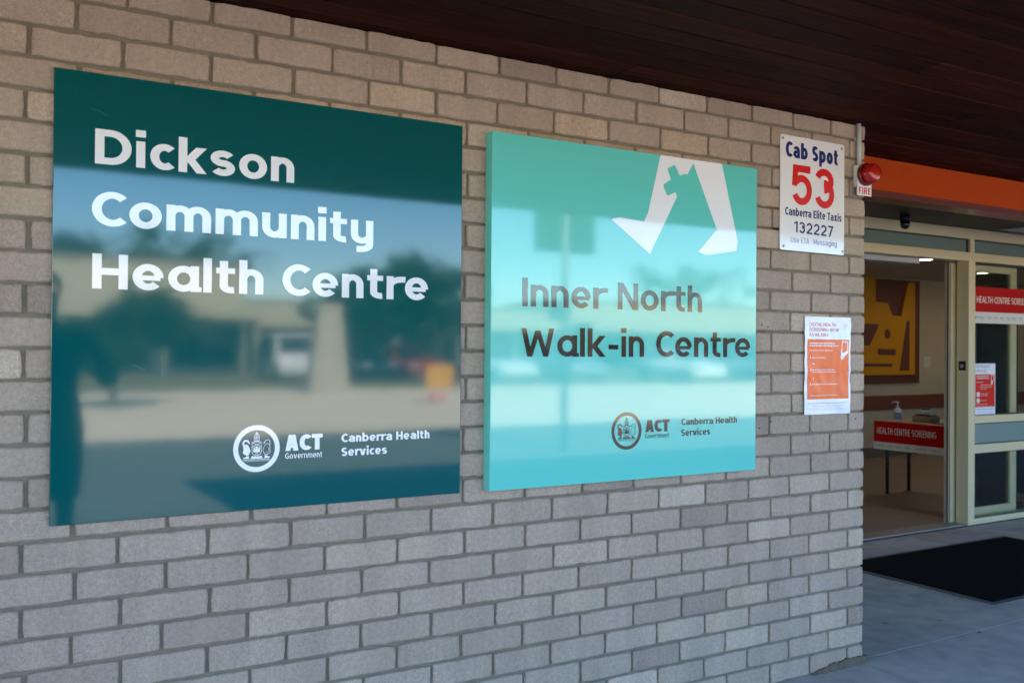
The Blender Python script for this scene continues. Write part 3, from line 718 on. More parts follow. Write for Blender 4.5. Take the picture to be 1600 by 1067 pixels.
for a0 in (0, 120, 240): 
    vs, fs = ribbon(arc(-.158+.005*math.cos(R(a0)), 1.494+.006*math.sin(R(a0)), .0055, .0065, a0-60, a0+150, 8), .0013); lg.add([pfn(.0007)(a, b, 0) for a, b in vs], fs)
lg.build('logo', M_PINK, po, fixn=False)

# ------------------------------------------------------------------ shopfront with the sliding door
SY0, SY1 = 1.78, 1.88
shp = empty('shopfront', 'beige aluminium shopfront with transom panes around the sliding door', 'shopfront')
XE = 9.3
def rail(name, *a): return MB().box(*a, .0025).build(name, M_BEIGE, shp)
rail('head_rail', CX+.002, XE, SY0, SY1, 2.289, 2.370)
rail('transom_rail', CX+.002, XE, SY0, SY1, 2.112, 2.181)
MULL = [(1.43, 1.515), (3.469, 3.554), (5.30, 5.385), (7.2, 7.285), (9.21, 9.295)]
for a, b_ in MULL: 
    rail('mullion', a, b_, SY0-.003, SY1+.003, .003, 2.1115); rail('mullion', a+.02, b_-.01, SY0-.002, SY1, 2.1815, 2.2885)
rail('mullion', CX+.002, .06, SY0-.003, SY1, .003, 2.1115)
bays = [(.06, 1.43), (3.554, 5.30), (5.385, 7.2), (7.285, 9.21)]
for a, b_ in bays:
    rail('bottom_rail', a+.0005, b_-.0005, SY0, SY1, .003, .050); rail('mid_rail', a+.0005, b_-.0005, SY0, SY1, .812, .874); rail('lower_rail', a+.0005, b_-.0005, SY0, SY1, .572, .642)
    for z0, z1, m in ((.050, .572, M_GLASS), (.642, .812, M_FILM), (.874, 2.112, M_GLASS)):
        MB().box(a, b_, SY0+.030, SY0+.036, z0, z1).build('pane', m, shp)
        gk = MB()
        for (p, q, r0, r1) in ((a+.001, b_-.001, z1-.009, z1-.0005), (a+.001, b_-.001, z0+.0005, z0+.005)): gk.box(p, q, SY0+.022, SY0+.029, r0, r1)
        gk.box(a+.0005, a+.0045, SY0+.022, SY0+.029, z0+.005, z1-.009)
        gk.build('gasket', M_GASKET, shp)
for a, b_ in ((CX+.01, 1.45), (1.505, 3.489), (3.544, 5.32), (5.375, 7.22), (7.275, 9.23)):
    MB().box(a, b_, SY0+.030, SY0+.036, 2.1805, 2.2895).build('transom_pane', M_FROST, shp)
    MB().box(a+.001, b_-.001, SY0+.018, SY0+.029, 2.280, 2.2888).box(b_-.012, b_-.001, SY0+.018, SY0+.029, 2.182, 2.2795).build('gasket', M_GASKET, shp)
MB().box(1.52, 3.465, 1.79, 1.95, .001, .012, .003).build('threshold', mat('aluminium_sill', (.28, .26, .24), .4, metal=.5), shp)
op = MB().box(1.3, 3.03, 1.905, 2.05, 2.075, 2.185, .006); op.build('door_operator', mat('grey_operator', (.34, .33, .36), .4), shp)

def door_leaf(name, x0, x1, label):
    d = empty(name, label, 'door', 'sliding door leaves')
    Y0, Y1 = 1.905, 1.945
    fr = MB()
    st = .088
    fr.box(x0, x0+st, Y0, Y1, .012, 2.105, .002).box(x1-st, x1, Y0, Y1, .012, 2.105, .002)
    fr.box(x0+st+.0003, x1-st-.0003, Y0+.001, Y1-.001, .012, .105).box(x0+st+.0003, x1-st-.0003, Y0+.001, Y1-.001, 2.050, 2.105)
    fr.build('frame', M_BEIGE, d)
    MB().box(x0+st, x1-st, 1.922, 1.928, .105, 2.05).build('pane', M_GLASS2, d)
    MB().box(x0-.010, x0-.0005, Y0+.004, Y1-.004, .012, 2.105).box(x0-.0345, x0-.0280, Y0+.0005, Y0+.009, .012, 2.105).box(x1+.0005, x1+.010, Y0+.006, Y1-.006, .012, 2.105).build('seal', M_GASKET, d)
    MB().box(x0-.0275, x0-.0105, Y0+.002, Y1-.006, .012, 2.105).box(x0-.0340, x0-.0280, Y0+.0095, Y1-.006, .012, 2.105).build('edge_strip', mat('brown_edge', (.34, .27, .20), .5), d)
    return d
door_leaf('sliding_door', 3.425, 4.34, 'beige framed glass sliding door leaf pushed open behind the fixed pane')
door_leaf('sliding_door', .55, 1.46, 'other sliding door leaf hidden behind the brick wall corner')
eb = MB().box(3.4620, 3.4685, 1.800, 1.860, 1.238, 1.312, .002).build('exit_button', M_BLACKM); tag(eb, 'small dark exit push button on the beige mullion', 'button')
MB().lathe([(.015, 0), (.013, .004)], (3.4575, 1.830, 1.272), 'x', 16).build('push_disc', mat('button_grey', (.35, .34, .32), .4), eb)

# red banner strip and small poster stuck on the fixed pane
GY = SY0+.0290
rbn = MB().box(3.558, 5.28, GY, GY+.0008, 1.712, 1.915).build('window_banner', M_REDB); tag(rbn, 'red Health Centre Screening strip stuck across the fixed window pane', 'banner')
MB().box(3.558, 5.28, GY, GY+.0008, 1.620, 1.7118).build('white_strip', M_WHITEB, rbn)
letter('lettering', 'HEALTH CENTRE SCREENING', 3.590, 1.786, .052, .80, M_PALETXT, GY-.0006, rbn, w=.13, c=.80, track=.10)
lb = MB(); fx = wall_fn(GY-.0006)
lb.add([fx(3.575+.012*math.cos(R(t)), 1.668+.014*math.sin(R(t)), 0) for t in range(0, 360, 30)], [tuple(range(12))])
for x, wd in ((3.59, .10), (3.74, .05), (3.82, .06), (3.91, .055), (4.0, .06), (4.075, .07), (4.18, .05), (4.3, .09), (4.5, .1)):
    dashes(lb, x, 1.664, wd, .008, fx); dashes(lb, x+.01, 1.652, wd*.8, .003, fx)
lb.build('logo_row', M_GREYINK, rbn, fixn=False)
wp = MB().box(3.560, 3.832, GY-.0006, GY+.0008, .876, 1.293).build('window_poster', M_PAPER); tag(wp, 'small red and white poster stuck low on the fixed window pane', 'poster')
GP = GY-.0012
MB().box(3.562, 3.824, GP, GP+.0004, .938, 1.205).build('red_field', mat('red_poster_ink', (.58, .02, .012), .4, spec=.1), wp)
wt = MB(); text_mb(wt, 'GET IN QUICK', 3.575, 1.258, .022, .175, w=.14, fn=wall_fn(GP)); text_mb(wt, 'WITH A QR', 3.575, 1.222, .022, .135, w=.14, fn=wall_fn(GP)); wt.build('heading_lettering', M_GREYINK, wp, fixn=False)
wx = MB(); fx = wall_fn(GP-.0006)
for z, wd, hg, x in ((1.185, .17, .009, 3.575), (1.168, .17, .009, 3.575), (1.138, .09, .005, 3.575), (1.115, .15, .004, 3.625), (1.10, .16, .004, 3.625), (1.085, .09, .004, 3.625), (1.045, .11, .004, 3.625), (1.03, .10, .004, 3.625), (.99, .09, .004, 3.625), (.96, .15, .004, 3.575), (.945, .22, .003, 3.575)): dashes(wx, x, z, wd, hg, fx)
for z in (1.023, .973): wx.add([fx(a, b, 0) for a, b in rrect(3.578, 3.618, z, z+.038, .003, 2)], [tuple(range(12))])
vs, fs = ribbon(rrect(3.775, 3.81, 1.15, 1.20, .004, 3), .008, True); wx.add([fx(a, b, 0) for a, b in vs], fs)
wx.add([fx(a, b, 0) for a, b in ((3.77, 1.12), (3.79, 1.12), (3.80, 1.145), (3.775, 1.15))], [(0, 1, 2, 3)])
wx.build('body_lettering', M_WHITEB, wp, fixn=False)
wf = MB(); dashes(wf, 3.572, .918, .24, .007, wall_fn(GP)); dashes(wf, 3.58, .895, .22, .004, wall_fn(GP)); wf.build('footer_lettering', mat('blue_grey_ink', (.2, .18, .42), .5), wp, fixn=False)

wp.location.x = .045; rbn.location.x = .03
# door mat
dm = MB().box(1.40, 3.30, .258, 1.378, .001, .007).build('door_mat', M_MATB); tag(dm, 'black carpet door mat with rubber edge lying before the entrance', 'mat')
MB().box(1.438, 3.262, .296, 1.340, .0071, .013, .003).build('pile', M_MAT, dm)
lf = MB(); lf.add([(.83, .0, .002), (.855, .012, .006), (.875, .008, .003), (.86, -.006, .005)], [(0, 1, 2, 3)])
tag(lf.build('dead_leaf', mat('dead_leaf', (.10, .06, .03), .8)), 'tiny brown dead leaf lying on the grey footpath', 'leaf')

# ------------------------------------------------------------------ interior of the foyer
tag(sheet('interior_floor', -.2, 12, 1.885, 5.35, .002, M_INFLOOR), kind='structure')
sl_ = MB().add([(-.2, 1.758, .0006), (9.3, 1.758, .0006), (9.3, 1.885, .0006), (-.2, 1.885, .0006)], [(0, 1, 2, 3)]); tag(sl_.build('door_sill', M_JOINT), kind='structure')
wl_ = MB().box(-.3, 12, 5.35, 5.45, 0, 2.3595).box(12, 12.1, 1.885, 5.45, 0, 2.3595).box(-.3, -.2, 1.885, 5.35, 0, 2.3595).box(9.3, 12.1, 1.70, 1.8845, 0, 2.3595)
tag(wl_.build('interior_wall', M_INWALL), kind='structure')
tag(MB().box(-.3, 12.1, 1.8855, 5.45, 2.36, 2.40).build('interior_ceiling', M_INCEIL), kind='structure')
tag(MB().box(-.19, 11.9, 5.335, 5.3495, .615, .805, .002).build('dado_rail', M_DADO), 'wide red brown rail along the foyer back wall', 'dado rail')
tag(MB().box(-.19, 11.9, 5.340, 5.3495, .003, .13, .002).build('skirting', mat('grey_skirting', (.09, .085, .08), .5)), 'dark skirting strip at the foot of the foyer back wall', 'skirting')
ar = empty('wall_artwork', 'dark brown artwork with yellow cutout shapes on the foyer back wall', 'artwork')
MB().box(5.4, 7.785, 5.315, 5.3495, .962, 2.335, .003).build('backing', M_ARTB, ar)
# yellow cut out: outline and holes traced in wall coordinates at the back wall
def px(a, b): # zoom picture coords (622x1067 over 140x240 px) -> wall
    X = 1340+a*140/622; Y = 380+b*240/1067
    return 6.7155+(X-1352)*(7.7749-6.7155)/81.0, 2.3316-(Y-436)*(2.3330-.9620)/162.0
def artpoly(pts, name='yellow_shape', d0=5.290, d1=5.3145, m=M_ARTY):
    pp = [px(*p) for p in pts]
    bm = bmesh.new(); v0 = [bm.verts.new((a, d0, b)) for a, b in pp]; f = bm.faces.new(v0); f.normal_update()
    bmesh.ops.triangulate(bm, faces=[f]); r_ = bmesh.ops.extrude_face_region(bm, geom=list(bm.faces))
    for v in [e for e in r_['geom'] if isinstance(e, bmesh.types.BMVert)]: v.co.y = d1
    return MB().bm(bm)
ym = artpoly([(-560, 908), (-560, 240), (96, 240), (98, 408), (180, 412), (212, 496), (275, 500), (322, 262), (372, 262), (372, 908)])
ym.build('yellow_shape', M_ARTY, ar)
hm = MB()
for pts in ([(-30, 558), (122, 560), (60, 706), (-30, 706)], [(112, 728), (236, 730), (234, 772), (112, 770)], [(20, 828), (214, 830), (210, 852), (20, 850)], [(312, 530), (332, 532), (332, 880), (262, 880)],
            [(178+20*math.cos(R(t)), 626+34*math.sin(R(t))) for t in range(0, 360, 24)]):
    pp = [px(*p) for p in pts]; n_ = len(pp)
    hm.add([(a, 5.2885, b) for a, b in pp]+[(a, 5.3140, b) for a, b in pp], [tuple(range(n_))]+[(i, (i+1) % n_, n_+(i+1) % n_, n_+i) for i in range(n_)])
hm.build('dark_inlay', M_ARTB, ar)
nt_ = MB().box(7.92, 8.06, 5.343, 5.3492, 1.17, 1.32).build('wall_notice', mat('grey_notice', (.40, .36, .31), .7)); tag(nt_, 'small pale notice sheet on the foyer back wall beside the artwork', 'notice')
nl = MB()
for i in range(5): dashes(nl, 7.935, 1.19+i*.025, .11, .006, wall_fn(5.3425))
nl.build('lettering', M_GREYINK, nt_, fixn=False)

# downlights (lit)
for i, (x, y) in enumerate(((5.32, 3.48), (7.37, 4.15), (2.4, 3.4), (9.3, 4.4))):
    d = empty('downlight', ['lit round downlight above the screening table', 'lit round downlight seen through the fixed window pane', 'lit downlight hidden above the doorway', 'lit downlight far right in the foyer'][i], 'light', 'foyer downlights')
    MB().lathe([(.085, 0), (.085, -.006), (.07, -.008), (.07, 0)], (x, y, 2.3598), 'z', 24).build('trim_ring', M_PVCW, d)
    MB().lathe([(.068, -.003), (.066, -.0045)], (x, y, 2.3598), 'z', 24).build('lamp_disc', mat('lit_lamp', (.9, .85, .7), .5, emit=(1, .83, .58, 4.0)), d)
    ll = bpy.data.lights.new('downlight_lamp', 'AREA'); ll.shape = 'DISK'; ll.size = .13; ll.energy = .65; ll.color = (1, .80, .56)
    lo = bpy.data.objects.new('downlight_lamp', ll); COL.objects.link(lo); lo.location = (x, y, 2.345); lo.parent = d

# screening table
tb = empty('screening_table', 'folding table with thin black legs inside the doorway', 'table')
MB().box(4.17, 4.90, 2.32, 3.28, .692, .715, .004).build('tabletop', M_TABLEW, tb)
for x, y in ((4.36, 3.21), (4.73, 3.24), (4.36, 2.40), (4.73, 2.40)): MB().tube([(x, y, .003), (x, y, .6915)], .0165, 12).build('leg', M_BLACKM, tb, True)
MB().box(4.34, 4.75, 2.39, 2.41, .63, .66).box(4.34, 4.75, 3.215, 3.235, .63, .66).build('cross_bar', M_BLACKM, tb)
bn = empty('table_banner', 'red Health Centre Screening banner hanging from the table edge', 'banner')
def ban(z0, z1, off, y0=2.33, y1=3.20):
    mb = MB(); n = 14; vs = []
    for j in range(5):
        for i in range(n+1):
            yy = y0+(y1-y0)*i/n; zz = z0+(z1-z0)*j/4
            vs.append((bx(yy, zz)-off, yy, zz))
    return mb.add(vs, [(j*(n+1)+i, j*(n+1)+i+1, (j+1)*(n+1)+i+1, (j+1)*(n+1)+i) for j in range(4) for i in range(n)])
def bx(yy, zz): return 4.150+.006*math.sin(yy*5+1)*(.72-zz)/.26
ban(.522, .718, 0).build('red_cloth', M_REDB, bn, True, False)
ban(.452, .5222, .0008).build('white_strip', M_WHITEB, bn, True, False)
tl = MB(); bfn = lambda a, b, k: (bx(-a, b)-.0016-k, -a, b)
text_mb(tl, 'HEALTH CENTRE SCREENING', -3.165, .600, .060, .63, w=.13, c=.8, fn=bfn, track=.10)
tl.build('lettering', M_PALETXT, bn, fixn=False)
tl = MB()
for a, wd in ((-3.18, .1), (-3.04, .05), (-2.96, .06), (-2.86, .05), (-2.76, .12), (-2.6, .1)): dashes(tl, a, .484, wd, .009, bfn)
tl.build('logo_row', M_GREYINK, bn, fixn=False)
MB().box(4.152, 4.171, 2.33, 3.20, .7155, .7185).build('top_fold', M_REDB, bn)
# things on the table
sb = empty('sanitiser_bottle', 'white pump bottle of hand sanitiser standing on the table', 'bottle')
bc = (4.30, 3.05, .7155)
MB().lathe([(.001, 0), (.034, 0), (.037, .006), (.037, .105), (.034, .120), (.016, .128), (.013, .130)], bc, 'z', 24).build('bottle', M_PVCW, sb, True)
MB().lathe([(.0135, .129), (.016, .130), (.016, .146), (.006, .148), (.006, .176), (.012, .177), (.012, .190), (.004, .192)], bc, 'z', 18).tube([(bc[0], bc[1], bc[2]+.186), (bc[0]-.02, bc[1]+.03, bc[2]+.188), (bc[0]-.025, bc[1]+.045, bc[2]+.176)], .0055, 8).build('pump', M_PVCW, sb, True)
MB().lathe([(.0374, .02), (.0375, .085)], bc, 'z', 24).build('label', M_LABELB, sb, True)
tbx = MB().box(4.42, 4.56, 2.78, 2.98, .7155, .775, .003).build('card_box', M_CARD); tag(tbx, 'tan cardboard box lying on the table beside the bottle', 'box')
bp_ = MB().box(4.44, 4.54, 2.80, 2.96, .7755, .788, .003).build('black_pouch', M_BLACKM); tag(bp_, 'flat black pouch lying on top of the cardboard box', 'pouch')
rl = empty('paper_roll', 'short white roll standing on the black pouch', 'roll')
MB().lathe([(.022, 0), (.042, 0), (.042, .058), (.022, .058)], (4.49, 2.885, .7885), 'z', 24).build('paper', M_PVCW, rl, True)
MB().lathe([(.0425, .045), (.0428, .060), (.02, .060)], (4.49, 2.885, .7885), 'z', 24).build('dark_rim', mat('dark_blue_rim', (.03, .03, .06), .5), rl, True)
cb = MB().box(4.32, 4.53, 2.40, 2.70, .7155, .722, .001).build('clipboard', M_BLACKM); tag(cb, 'black clipboard lying flat on the table', 'clipboard')
MB().box(4.36, 4.40, 2.54, 2.66, .7222, .728, .001).build('clip', M_SCREW, cb)
pt = MB().box(4.16, 4.74, 2.13, 2.16, .06, 1.76, .004).build('privacy_screen', mat('charcoal_laminate', (.011, .011, .012), .5, spec=.2)); tag(pt, 'black freestanding screen just behind the glass door leaf', 'screen')
MB().box(4.20, 4.70, 2.05, 2.24, .003, .0595, .004).build('foot', M_BLACKM, pt)
bnn = MB().lathe([(.001, 0), (.16, 0), (.19, .02), (.20, .62), (.17, .70), (.02, .73)], (5.72, 2.60, .003), 'z', 28).build('litter_bin', mat('dark_blue_plastic', (.02, .03, .05), .5), None, True); tag(bnn, 'round dark blue bin standing behind the window pane', 'bin')

# ------------------------------------------------------------------ what the gloss signs mirror: the street behind the photographer
def leafmat(n, c): return mat(n, c, .6, spec=.3, var=.0, island=.9)
LV = [leafmat('eucalypt_leaf', (.060, .085, .040)), leafmat('dark_leaf', (.032, .058, .026)), leafmat('yellow_green_leaf', (.085, .11, .035))]
M_BARK = mat('bark', (.20, .16, .12), .9, bump=.8, bscale=30, var=.5, vscale=4)
def tree(x, y, h, spread, leaf, label, seed, low=.35, n=2600, ls=.22):
    r = random.Random(seed); t = empty('tree', label, 'tree', 'trees across the car park', (x, y, 0))
    tr = MB(); top = Vector((r.uniform(-.3, .3), r.uniform(-.3, .3), h*.72))
    tr.tube([(0, 0, -.05), (r.uniform(-.1, .1), 0, h*.25), (top.x*.6, top.y*.6, h*.5), top[:]], [h*.035, h*.027, h*.018, h*.008], 10)
    tips = []
    for i in range(9):
        z0 = h*r.uniform(.22, .6); a = i*2.4+r.uniform(-.4, .4); L = spread*r.uniform(.55, .95)
        p0 = Vector((top.x*z0/h, top.y*z0/h, z0)); p2 = p0+Vector((math.cos(a)*L, math.sin(a)*L, h*r.uniform(.12, .3))); p1 = (p0+p2)/2+Vector((0, 0, h*.05))
        tr.tube([p0, p1, p2], [h*.013, h*.009, h*.004], 7); tips += [p1, p2]
    tr.build('trunk', M_BARK, t, True)
    tips.append(top); cl = []
    for p in tips:
        for _ in range(3): cl.append((p+Vector((r.gauss(0, spread*.22), r.gauss(0, spread*.22), r.gauss(0, h*.06))), spread*r.uniform(.16, .34)))
    cl = [(c, q) for c, q in cl if c.z > h*low]
    cr = MB()
    for i in range(n):
        c, q = cl[i % len(cl)]; d = Vector((r.gauss(0, 1), r.gauss(0, 1), r.gauss(0, .75))).normalized()*q*r.uniform(.45, 1.05)
        p = c+d; s = ls*r.uniform(.6, 1.3)
        u = Vector((r.gauss(0, 1), r.gauss(0, 1), r.gauss(0, .6))).normalized(); v = u.orthogonal().normalized()*.5
        cr.add([p-u*s, p+v*s, p+u*s, p-v*s], [(0, 1, 2, 3)])
    cr.build('crown', leaf, t, fixn=False)
    return t
tree(3.2, -62, 10.5, 3.6, LV[1], 'slim dark tree beyond the left end of the long shop building', 21)
tree(9.0, -60, 9.4, 4.0, LV[0], 'grey green gum tree rising behind the parapet', 22)
tree(13.8, -38, 6.6, 3.1, LV[1], 'round dense tree before the shops behind the concrete pylon', 23, .18, 3400)
tree(17.2, -41, 6.8, 2.8, LV[0], 'pale leafy tree at the right of the dense round tree', 24, .25)
tree(-.2, -20.3, 2.6, 1.5, LV[1], 'low dark bushy tree at the car park edge', 26, .12, 3400, .13)
tree(-6.5, -30, 7.0, 3.2, LV[2], 'yellow green tree far left of the shops', 27, .25)
tree(52, -60, 9.5, 4.6, LV[0], 'tall gum tree far right beyond the shops', 28, .25)

M_CREAM = mat('cream_parapet', (.52, .48, .345), .85, var=.12, vscale=.6)
M_SHOPG = mat('shop_glass', (.012, .02, .024), .08)
M_PIER = mat('pier_render', (.34, .32, .27), .85)
M_VSOF = mat('verandah_soffit', (.20, .20, .17), .9)
def shops(x0, x1, yf, hp, hv, label, n, setback=2.6, wall=M_CREAM):
    b = empty('shop_building', label, 'building', 'shops across the car park', ((x0+x1)/2, yf, 0)); ox = -(x0+x1)/2
    f = lambda m: m
    X0, X1 = x0+ox, x1+ox
    MB().box(X0, X1, -12, -setback, 0, hv-.3).box(X0, X1, -12, -setback+.05, hv-.2995, hp).build('wall', wall, b)
    MB().box(X0-.1, X1+.1, -12.1, -setback+.12, hp+.0005, hp+.18).build('roof', M_PIER, b)
    MB().box(X0, X1, -setback+.052, 0, hv, hv+.12).build('verandah', M_VSOF, b)
    MB().box(X0-.05, X1+.05, .001, .12, hv-.42, hv+.30).build('verandah_fascia', wall, b)
    st = (X1-X0)/n
    for i in range(n):
        MB().box(X0+i*st+.35, X0+(i+1)*st-.35, -setback+.001, -setback+.05, .35, hv-.55).build('window', M_SHOPG, b)
    for i in range(n+1):
        q = min(max(X0+i*st, X0+.11), X1-.11); MB().box(q-.10, q+.10, -.30, -.10, 0, hv-.001).build('column', M_PIER, b)
    return b
shops(-26, 10.2, -45, 5.6, 3.2, 'long cream shop building with tall parapet and shaded verandah', 8)
shops(10.9, 31, -47.5, 3.9, 2.9, 'low cream shop building behind the trees', 5)
shops(36, 78, -52, 4.9, 3.1, 'far cream shop row at the right', 8)

# cars
M_TYRE = mat('tyre', (.015, .015, .015), .85); M_RIM = mat('alloy', (.5, .5, .5), .3, metal=.9); M_CARG = mat('car_glass', (.01, .013, .015), .05); M_LAMP = mat('lamp_glass', (.7, .7, .68), .1); M_TAIL = mat('tail_lamp', (.4, .01, .01), .15)
def car(x, y, rot, paint, label, L=4.4, H=1.46, van=False):
    t = empty('parked_car', label, 'car', 'cars parked across the road', (x, y, 0)); t.rotation_euler = (0, 0, rot)
    h = L/2
    if van: top = [(-h, .75), (-h+.05, 1.15), (-h+.12, H), (h-1.5, H), (h-.75, 1.12), (h-.05, .85)]
    else: top = [(-h, .72), (-h+.08, .92), (-h+.55, .98), (-h+1.15, H-.02), (-h+2.2, H), (h-1.55, .98), (h-.35, .84), (h-.03, .68)]
    out = top+[(h, .42), (h-.08, .24), (-h+.08, .24), (-h, .42)]
    def wd(z): return .88 if z < .95 else .88-.20*(z-.95)/(H-.95)
    bm = bmesh.new(); n = len(out)
    A = [bm.verts.new((a, -wd(z), z)) for a, z in out]; B = [bm.verts.new((a, wd(z), z)) for a, z in out]
    bm.faces.new(A); bm.faces.new(B[::-1])
    for i in range(n): bm.faces.new((A[i], A[(i+1) % n], B[(i+1) % n], B[i]))
    bmesh.ops.bevel(bm, geom=list(bm.edges), offset=.06, segments=3, affect='EDGES', profile=.5)
    MB().bm(bm).build('body', paint, t, True)
    gz0, gz1 = 1.0, H-.10
    for s in (-1, 1):
        w0, w1 = wd(gz0)+.004, wd(gz1)+.004
        xa, xb, xc, xd = (-h+.3, -h+.35, h-1.62, h-1.05) if van else (-h+.85, -h+1.22, -h+2.3, h-1.75)
        MB().prism([(xa, gz0), (xd, gz0), (xc, gz1), (xb, gz1)], lambda a, b, d, s=s: (a, s*((w0 if b < 1.05 else w1)+d), b), -.01, .006).build('side_window', M_CARG, t)
    if van: ws = [(h-.72, 1.16), (h-1.44, H-.1)]
    else: ws = [(h-1.5, 1.0), (-h+2.32, H-.06)]
    for (p, q) in (ws, [(-h+.55, 1.0), (-h+1.1, H-.1)] if not van else [(-h+.02, 1.16), (-h+.1, H-.12)]):
        nx_ = 1 if p[0] > 0 else -1
        MB().add([(p[0]+.012*nx_, -.72, p[1]+.016), (p[0]+.012*nx_, .72, p[1]+.016), (q[0]+.012*nx_, .60, q[1]+.016), (q[0]+.012*nx_, -.60, q[1]+.016)], [(0, 1, 2, 3)]).build('windscreen', M_CARG, t)
    for a in (-h+.82, h-.85):
        for s in (-1, 1):
            w = MB().lathe([(.18, -.1), (.31, -.1), (.32, -.06), (.32, .06), (.31, .1), (.18, .1)], (a, s*.80, .32), 'y', 20).build('wheel', M_TYRE, t, True)
            MB().lathe([(.19, -.105), (.05, -.112), (.05, .112), (.19, .105)], (a, s*.80, .32), 'y', 14).build('rim', M_RIM, w)
    for s in (-1, 1):
        MB().box(h-.10, h+.005, s*.62-.16, s*.62+.16, .60, .70, .02).build('headlight', M_LAMP, t); MB().box(-h-.005, -h+.1, s*.66-.14, s*.66+.14, .66, .80, .02).build('tail_light', M_TAIL, t)
    return t
P_W = mat('white_car_paint', (.70, .70, .69), .15, coat=1); P_S = mat('silver_car_paint', (.40, .41, .42), .25, metal=.5, coat=1); P_D = mat('dark_car_paint', (.02, .025, .035), .15, coat=1); P_R = mat('red_car_paint', (.30, .02, .02), .15, coat=1)
car(9.0, -36.5, R(95), P_W, 'white van parked left of the concrete pylon', 4.9, 1.95, True)
car(11.8, -36, R(82), P_D, 'dark sedan parked right of the concrete pylon')
car(14.0, -35.5, R(88), P_R, 'red sedan parked beside the dark one')
car(16.5, -32, R(92), P_W, 'white sedan parked in the middle of the far row')
car(19.6, -31.5, R(90), P_S, 'silver sedan at the right of the white one')
car(24.5, -29.5, R(92), P_W, 'white sedan nearest the right end of the row')
car(29.0, -30, R(86), P_S, 'silver hatchback last in the row at far right', 4.0, 1.5)
car(34.0, -29, R(86), P_W, 'white hatchback beyond the end of the row', 4.0, 1.5)

# tapered concrete pylon
py_ = MB(); 
py_.add([(x*q, y*q2, z) for z, q, q2 in ((0, .64, .30), (2.72, .33, .22)) for x, y in ((-1, -1), (1, -1), (1, 1), (-1, 1))], [(0, 1, 2, 3), (4, 5, 6, 7), (0, 1, 5, 4), (1, 2, 6, 5), (2, 3, 7, 6), (3, 0, 4, 7)])
pyo = py_.build('concrete_pylon', mat('pale_concrete', (.46, .42, .34), .85, var=.2, vscale=2)); pyo.location = (6.58, -25, 0); tag(pyo, 'tapered pale concrete pylon standing at the car park edge', 'pylon')

# roadworks sign on legs
rw = empty('roadwork_sign', 'yellow roadwork board above a red and white barrier board', 'sign', loc=(7.15, -18.5, 0))
MB().prism(rrect(-.37, .37, .40, .96, .05), fy, -.02, .02).build('board', mat('yellow_board', (.75, .36, .02), .5), rw)
bb = MB()
for i in range(4): bb.box(-.26+i*.13, -.13+i*.13-.0005, -.02, .02, .06, .26); 
bb.mi = [(i//6) % 2 for i in range(len(bb.f))]
bb.build('barrier_board', [mat('barrier_red', (.65, .05, .04), .5), mat('barrier_white', (.75, .6, .58), .5)], rw)
for s in (-1, 1): MB().tube([(s*.2, -.03, 0), (s*.2, -.03, .95)], .018, 8).build('leg', M_SCREW, rw)

# twin street sign on a pole
ss = empty('street_sign', 'dark twin panel sign on a tall grey pole at the kerb', 'sign', loc=(3.88, -8.2, 0))
MB().tube([(0, 0, -.01), (0, 0, 3.9)], .045, 14).build('pole', mat('galvanised_pole', (.26, .28, .28), .5, metal=.3), ss, True)
for s in (-1, 1): MB().box(min(s*.06, s*.50), max(s*.06, s*.50), -.025, .02, 2.72, 3.85, .006).build('panel', mat('dark_green_sign', (.03, .055, .05), .5), ss)

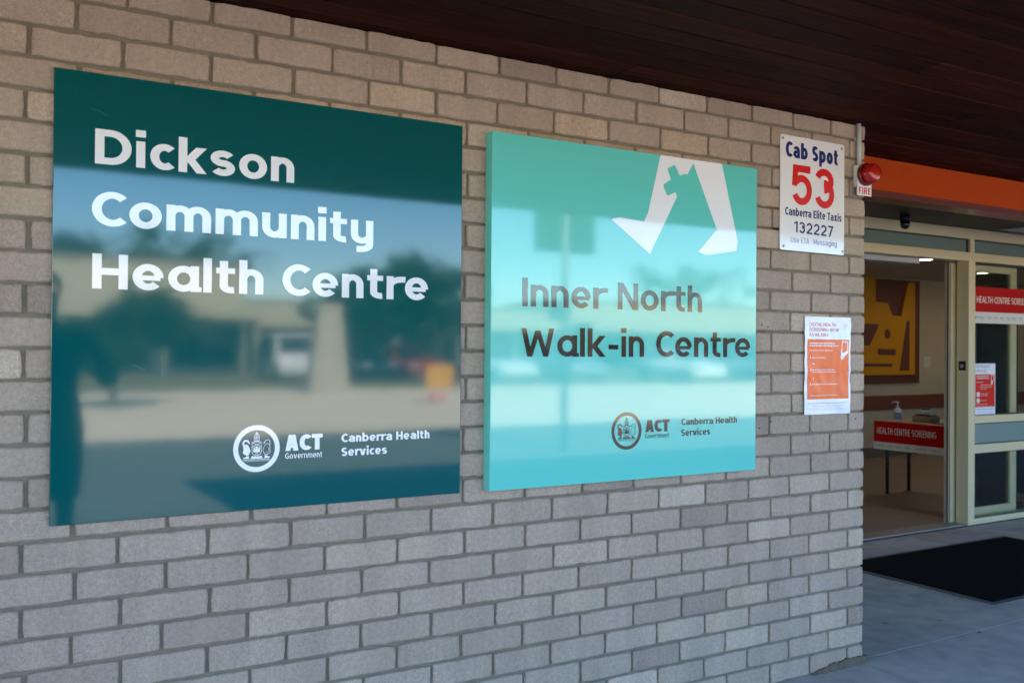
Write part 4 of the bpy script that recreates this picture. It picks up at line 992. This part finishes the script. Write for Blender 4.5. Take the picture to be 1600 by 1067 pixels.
# ------------------------------------------------------------------ bystander mirrored at the left edge of the teal sign
def person(x, y, rot):
    t = empty('person', 'person in long dark coat mirrored at the left edge of the teal sign', 'person', loc=(x, y, 0)); t.rotation_euler = (0, 0, rot)
    J = {}; V = []; Rr = []; E = []
    def a(n, p, r, par=None):
        J[n] = len(V); V.append(p); Rr.append(r)
        if par is not None: E.append((J[par], J[n]))
    a('pelvis', (0, 0, .96), (.175, .135)); a('waist', (0, 0, 1.10), (.155, .120), 'pelvis'); a('chest', (0, .01, 1.32), (.185, .135), 'waist'); a('neckb', (0, 0, 1.50), (.085, .08), 'chest'); a('neck', (0, .01, 1.56), (.058, .058), 'neckb')
    a('jaw', (0, .03, 1.64), (.070, .085), 'neck'); a('head', (0, .02, 1.72), (.080, .098), 'jaw'); a('crown', (0, .01, 1.79), (.060, .075), 'head')
    for s, n in ((-1, 'l'), (1, 'r')):
        a('hip'+n, (s*.10, 0, .88), (.105, .11), 'pelvis'); a('kne'+n, (s*.12, .02, .50), (.068, .072), 'hip'+n); a('ank'+n, (s*.13, -.02, .10), (.046, .05), 'kne'+n); a('heel'+n, (s*.13, -.02, .045), (.04, .045), 'ank'+n); a('toe'+n, (s*.15, .17, .035), (.04, .03), 'heel'+n)
        a('sho'+n, (s*.19, 0, 1.45), (.095, .09), 'chest')
        a('elb'+n, (s*.44, -.06, 1.13), (.072, .072), 'sho'+n); a('wri'+n, (s*.20, .23, 1.26), (.034, .034), 'elb'+n); a('pal'+n, (s*.165, .29, 1.29), (.036, .022), 'wri'+n)
        for k in range(4):
            o = (k-1.5)*.019; b = (s*(.150), .335, 1.29+o); a('f%d%s' % (k, n), b, (.0095, .0095), 'pal'+n); a('g%d%s' % (k, n), (s*.115, .362-.004*abs(k-1.5), 1.288+o), (.0085, .0085), 'f%d%s' % (k, n)); a('h%d%s' % (k, n), (s*.085, .350, 1.286+o), (.0075, .0075), 'g%d%s' % (k, n))
        a('t1'+n, (s*.145, .285, 1.335), (.011, .011), 'pal'+n); a('t2'+n, (s*.118, .305, 1.352), (.009, .009), 't1'+n)
    me = bpy.data.meshes.new('body'); me.from_pydata(V, E, []); o = bpy.data.objects.new('body', me); COL.objects.link(o)
    md = o.modifiers.new('skin', 'SKIN'); md.use_smooth_shade = True
    if not me.skin_vertices: 
        bpy.context.view_layer.objects.active = o
    for i, sv in enumerate(me.skin_vertices[0].data): sv.radius = Rr[i]; sv.use_root = (i == 0)
    sb_ = o.modifiers.new('sub', 'SUBSURF'); sb_.levels = 2; sb_.render_levels = 2
    dg = bpy.context.evaluated_depsgraph_get(); em = bpy.data.meshes.new_from_object(o.evaluated_get(dg))
    bpy.data.objects.remove(o)
    ms = [mat('skin', (.42, .25, .18), .5), mat('dark_jacket', (.018, .02, .024), .85), mat('dark_trousers', (.014, .015, .02), .9), mat('black_shoe', (.01, .01, .01), .4)]
    em.materials.clear()
    for m in ms: em.materials.append(m)
    for p in em.polygons:
        c = p.center
        p.material_index = 3 if c.z < .09 else 2 if c.z < .92 else 0 if (c.z > 1.53 or (c.y > .235 and c.z < 1.4 and abs(c.x) < .2)) else 1
        p.use_smooth = True
    b = bpy.data.objects.new('body', em); COL.objects.link(b); b.parent = t
    MB().lathe([(.092, 1.705), (.098, 1.74), (.094, 1.79), (.07, 1.835), (.03, 1.855), (.002, 1.858)], (0, -.012, 0), 'z', 24).build('hair', mat('dark_hair', (.02, .014, .01), .6), t, True)
    jk = MB().lathe([(.21, .42), (.23, .70), (.235, .86), (.195, 1.10), (.21, 1.28)], (0, 0, 0), 'z', 28)
    jk.v = [(x_, y_*.80, z_) for x_, y_, z_ in jk.v]; jk.f = jk.f[:-2]; jk.mi = jk.mi[:-2]
    jk.build('jacket_skirt', ms[1], t, True)
    ey = MB(); 
    for s in (-1, 1): ey.lathe([(.001, -.104), (.009, -.103), (.010, -.098)], (s*.030, 0, 1.70), 'y', 10)
    ey.build('eyes', M_GASKET, t)
    cm = empty('camera', 'black camera held in front of the person in dark clothes', 'camera', loc=(x, y, 0)); cm.rotation_euler = (0, 0, rot)
    MB().box(-.07, .07, .30, .34, 1.24, 1.335, .01).build('camera_body', M_BLACKM, cm); MB().lathe([(.032, -.34), (.034, -.42), (.03, -.425)], (0, 0, 1.285), 'y', 20).build('lens', M_BLACKM, cm, True)
    return t
person(-2.99, -3.88, R(-12))
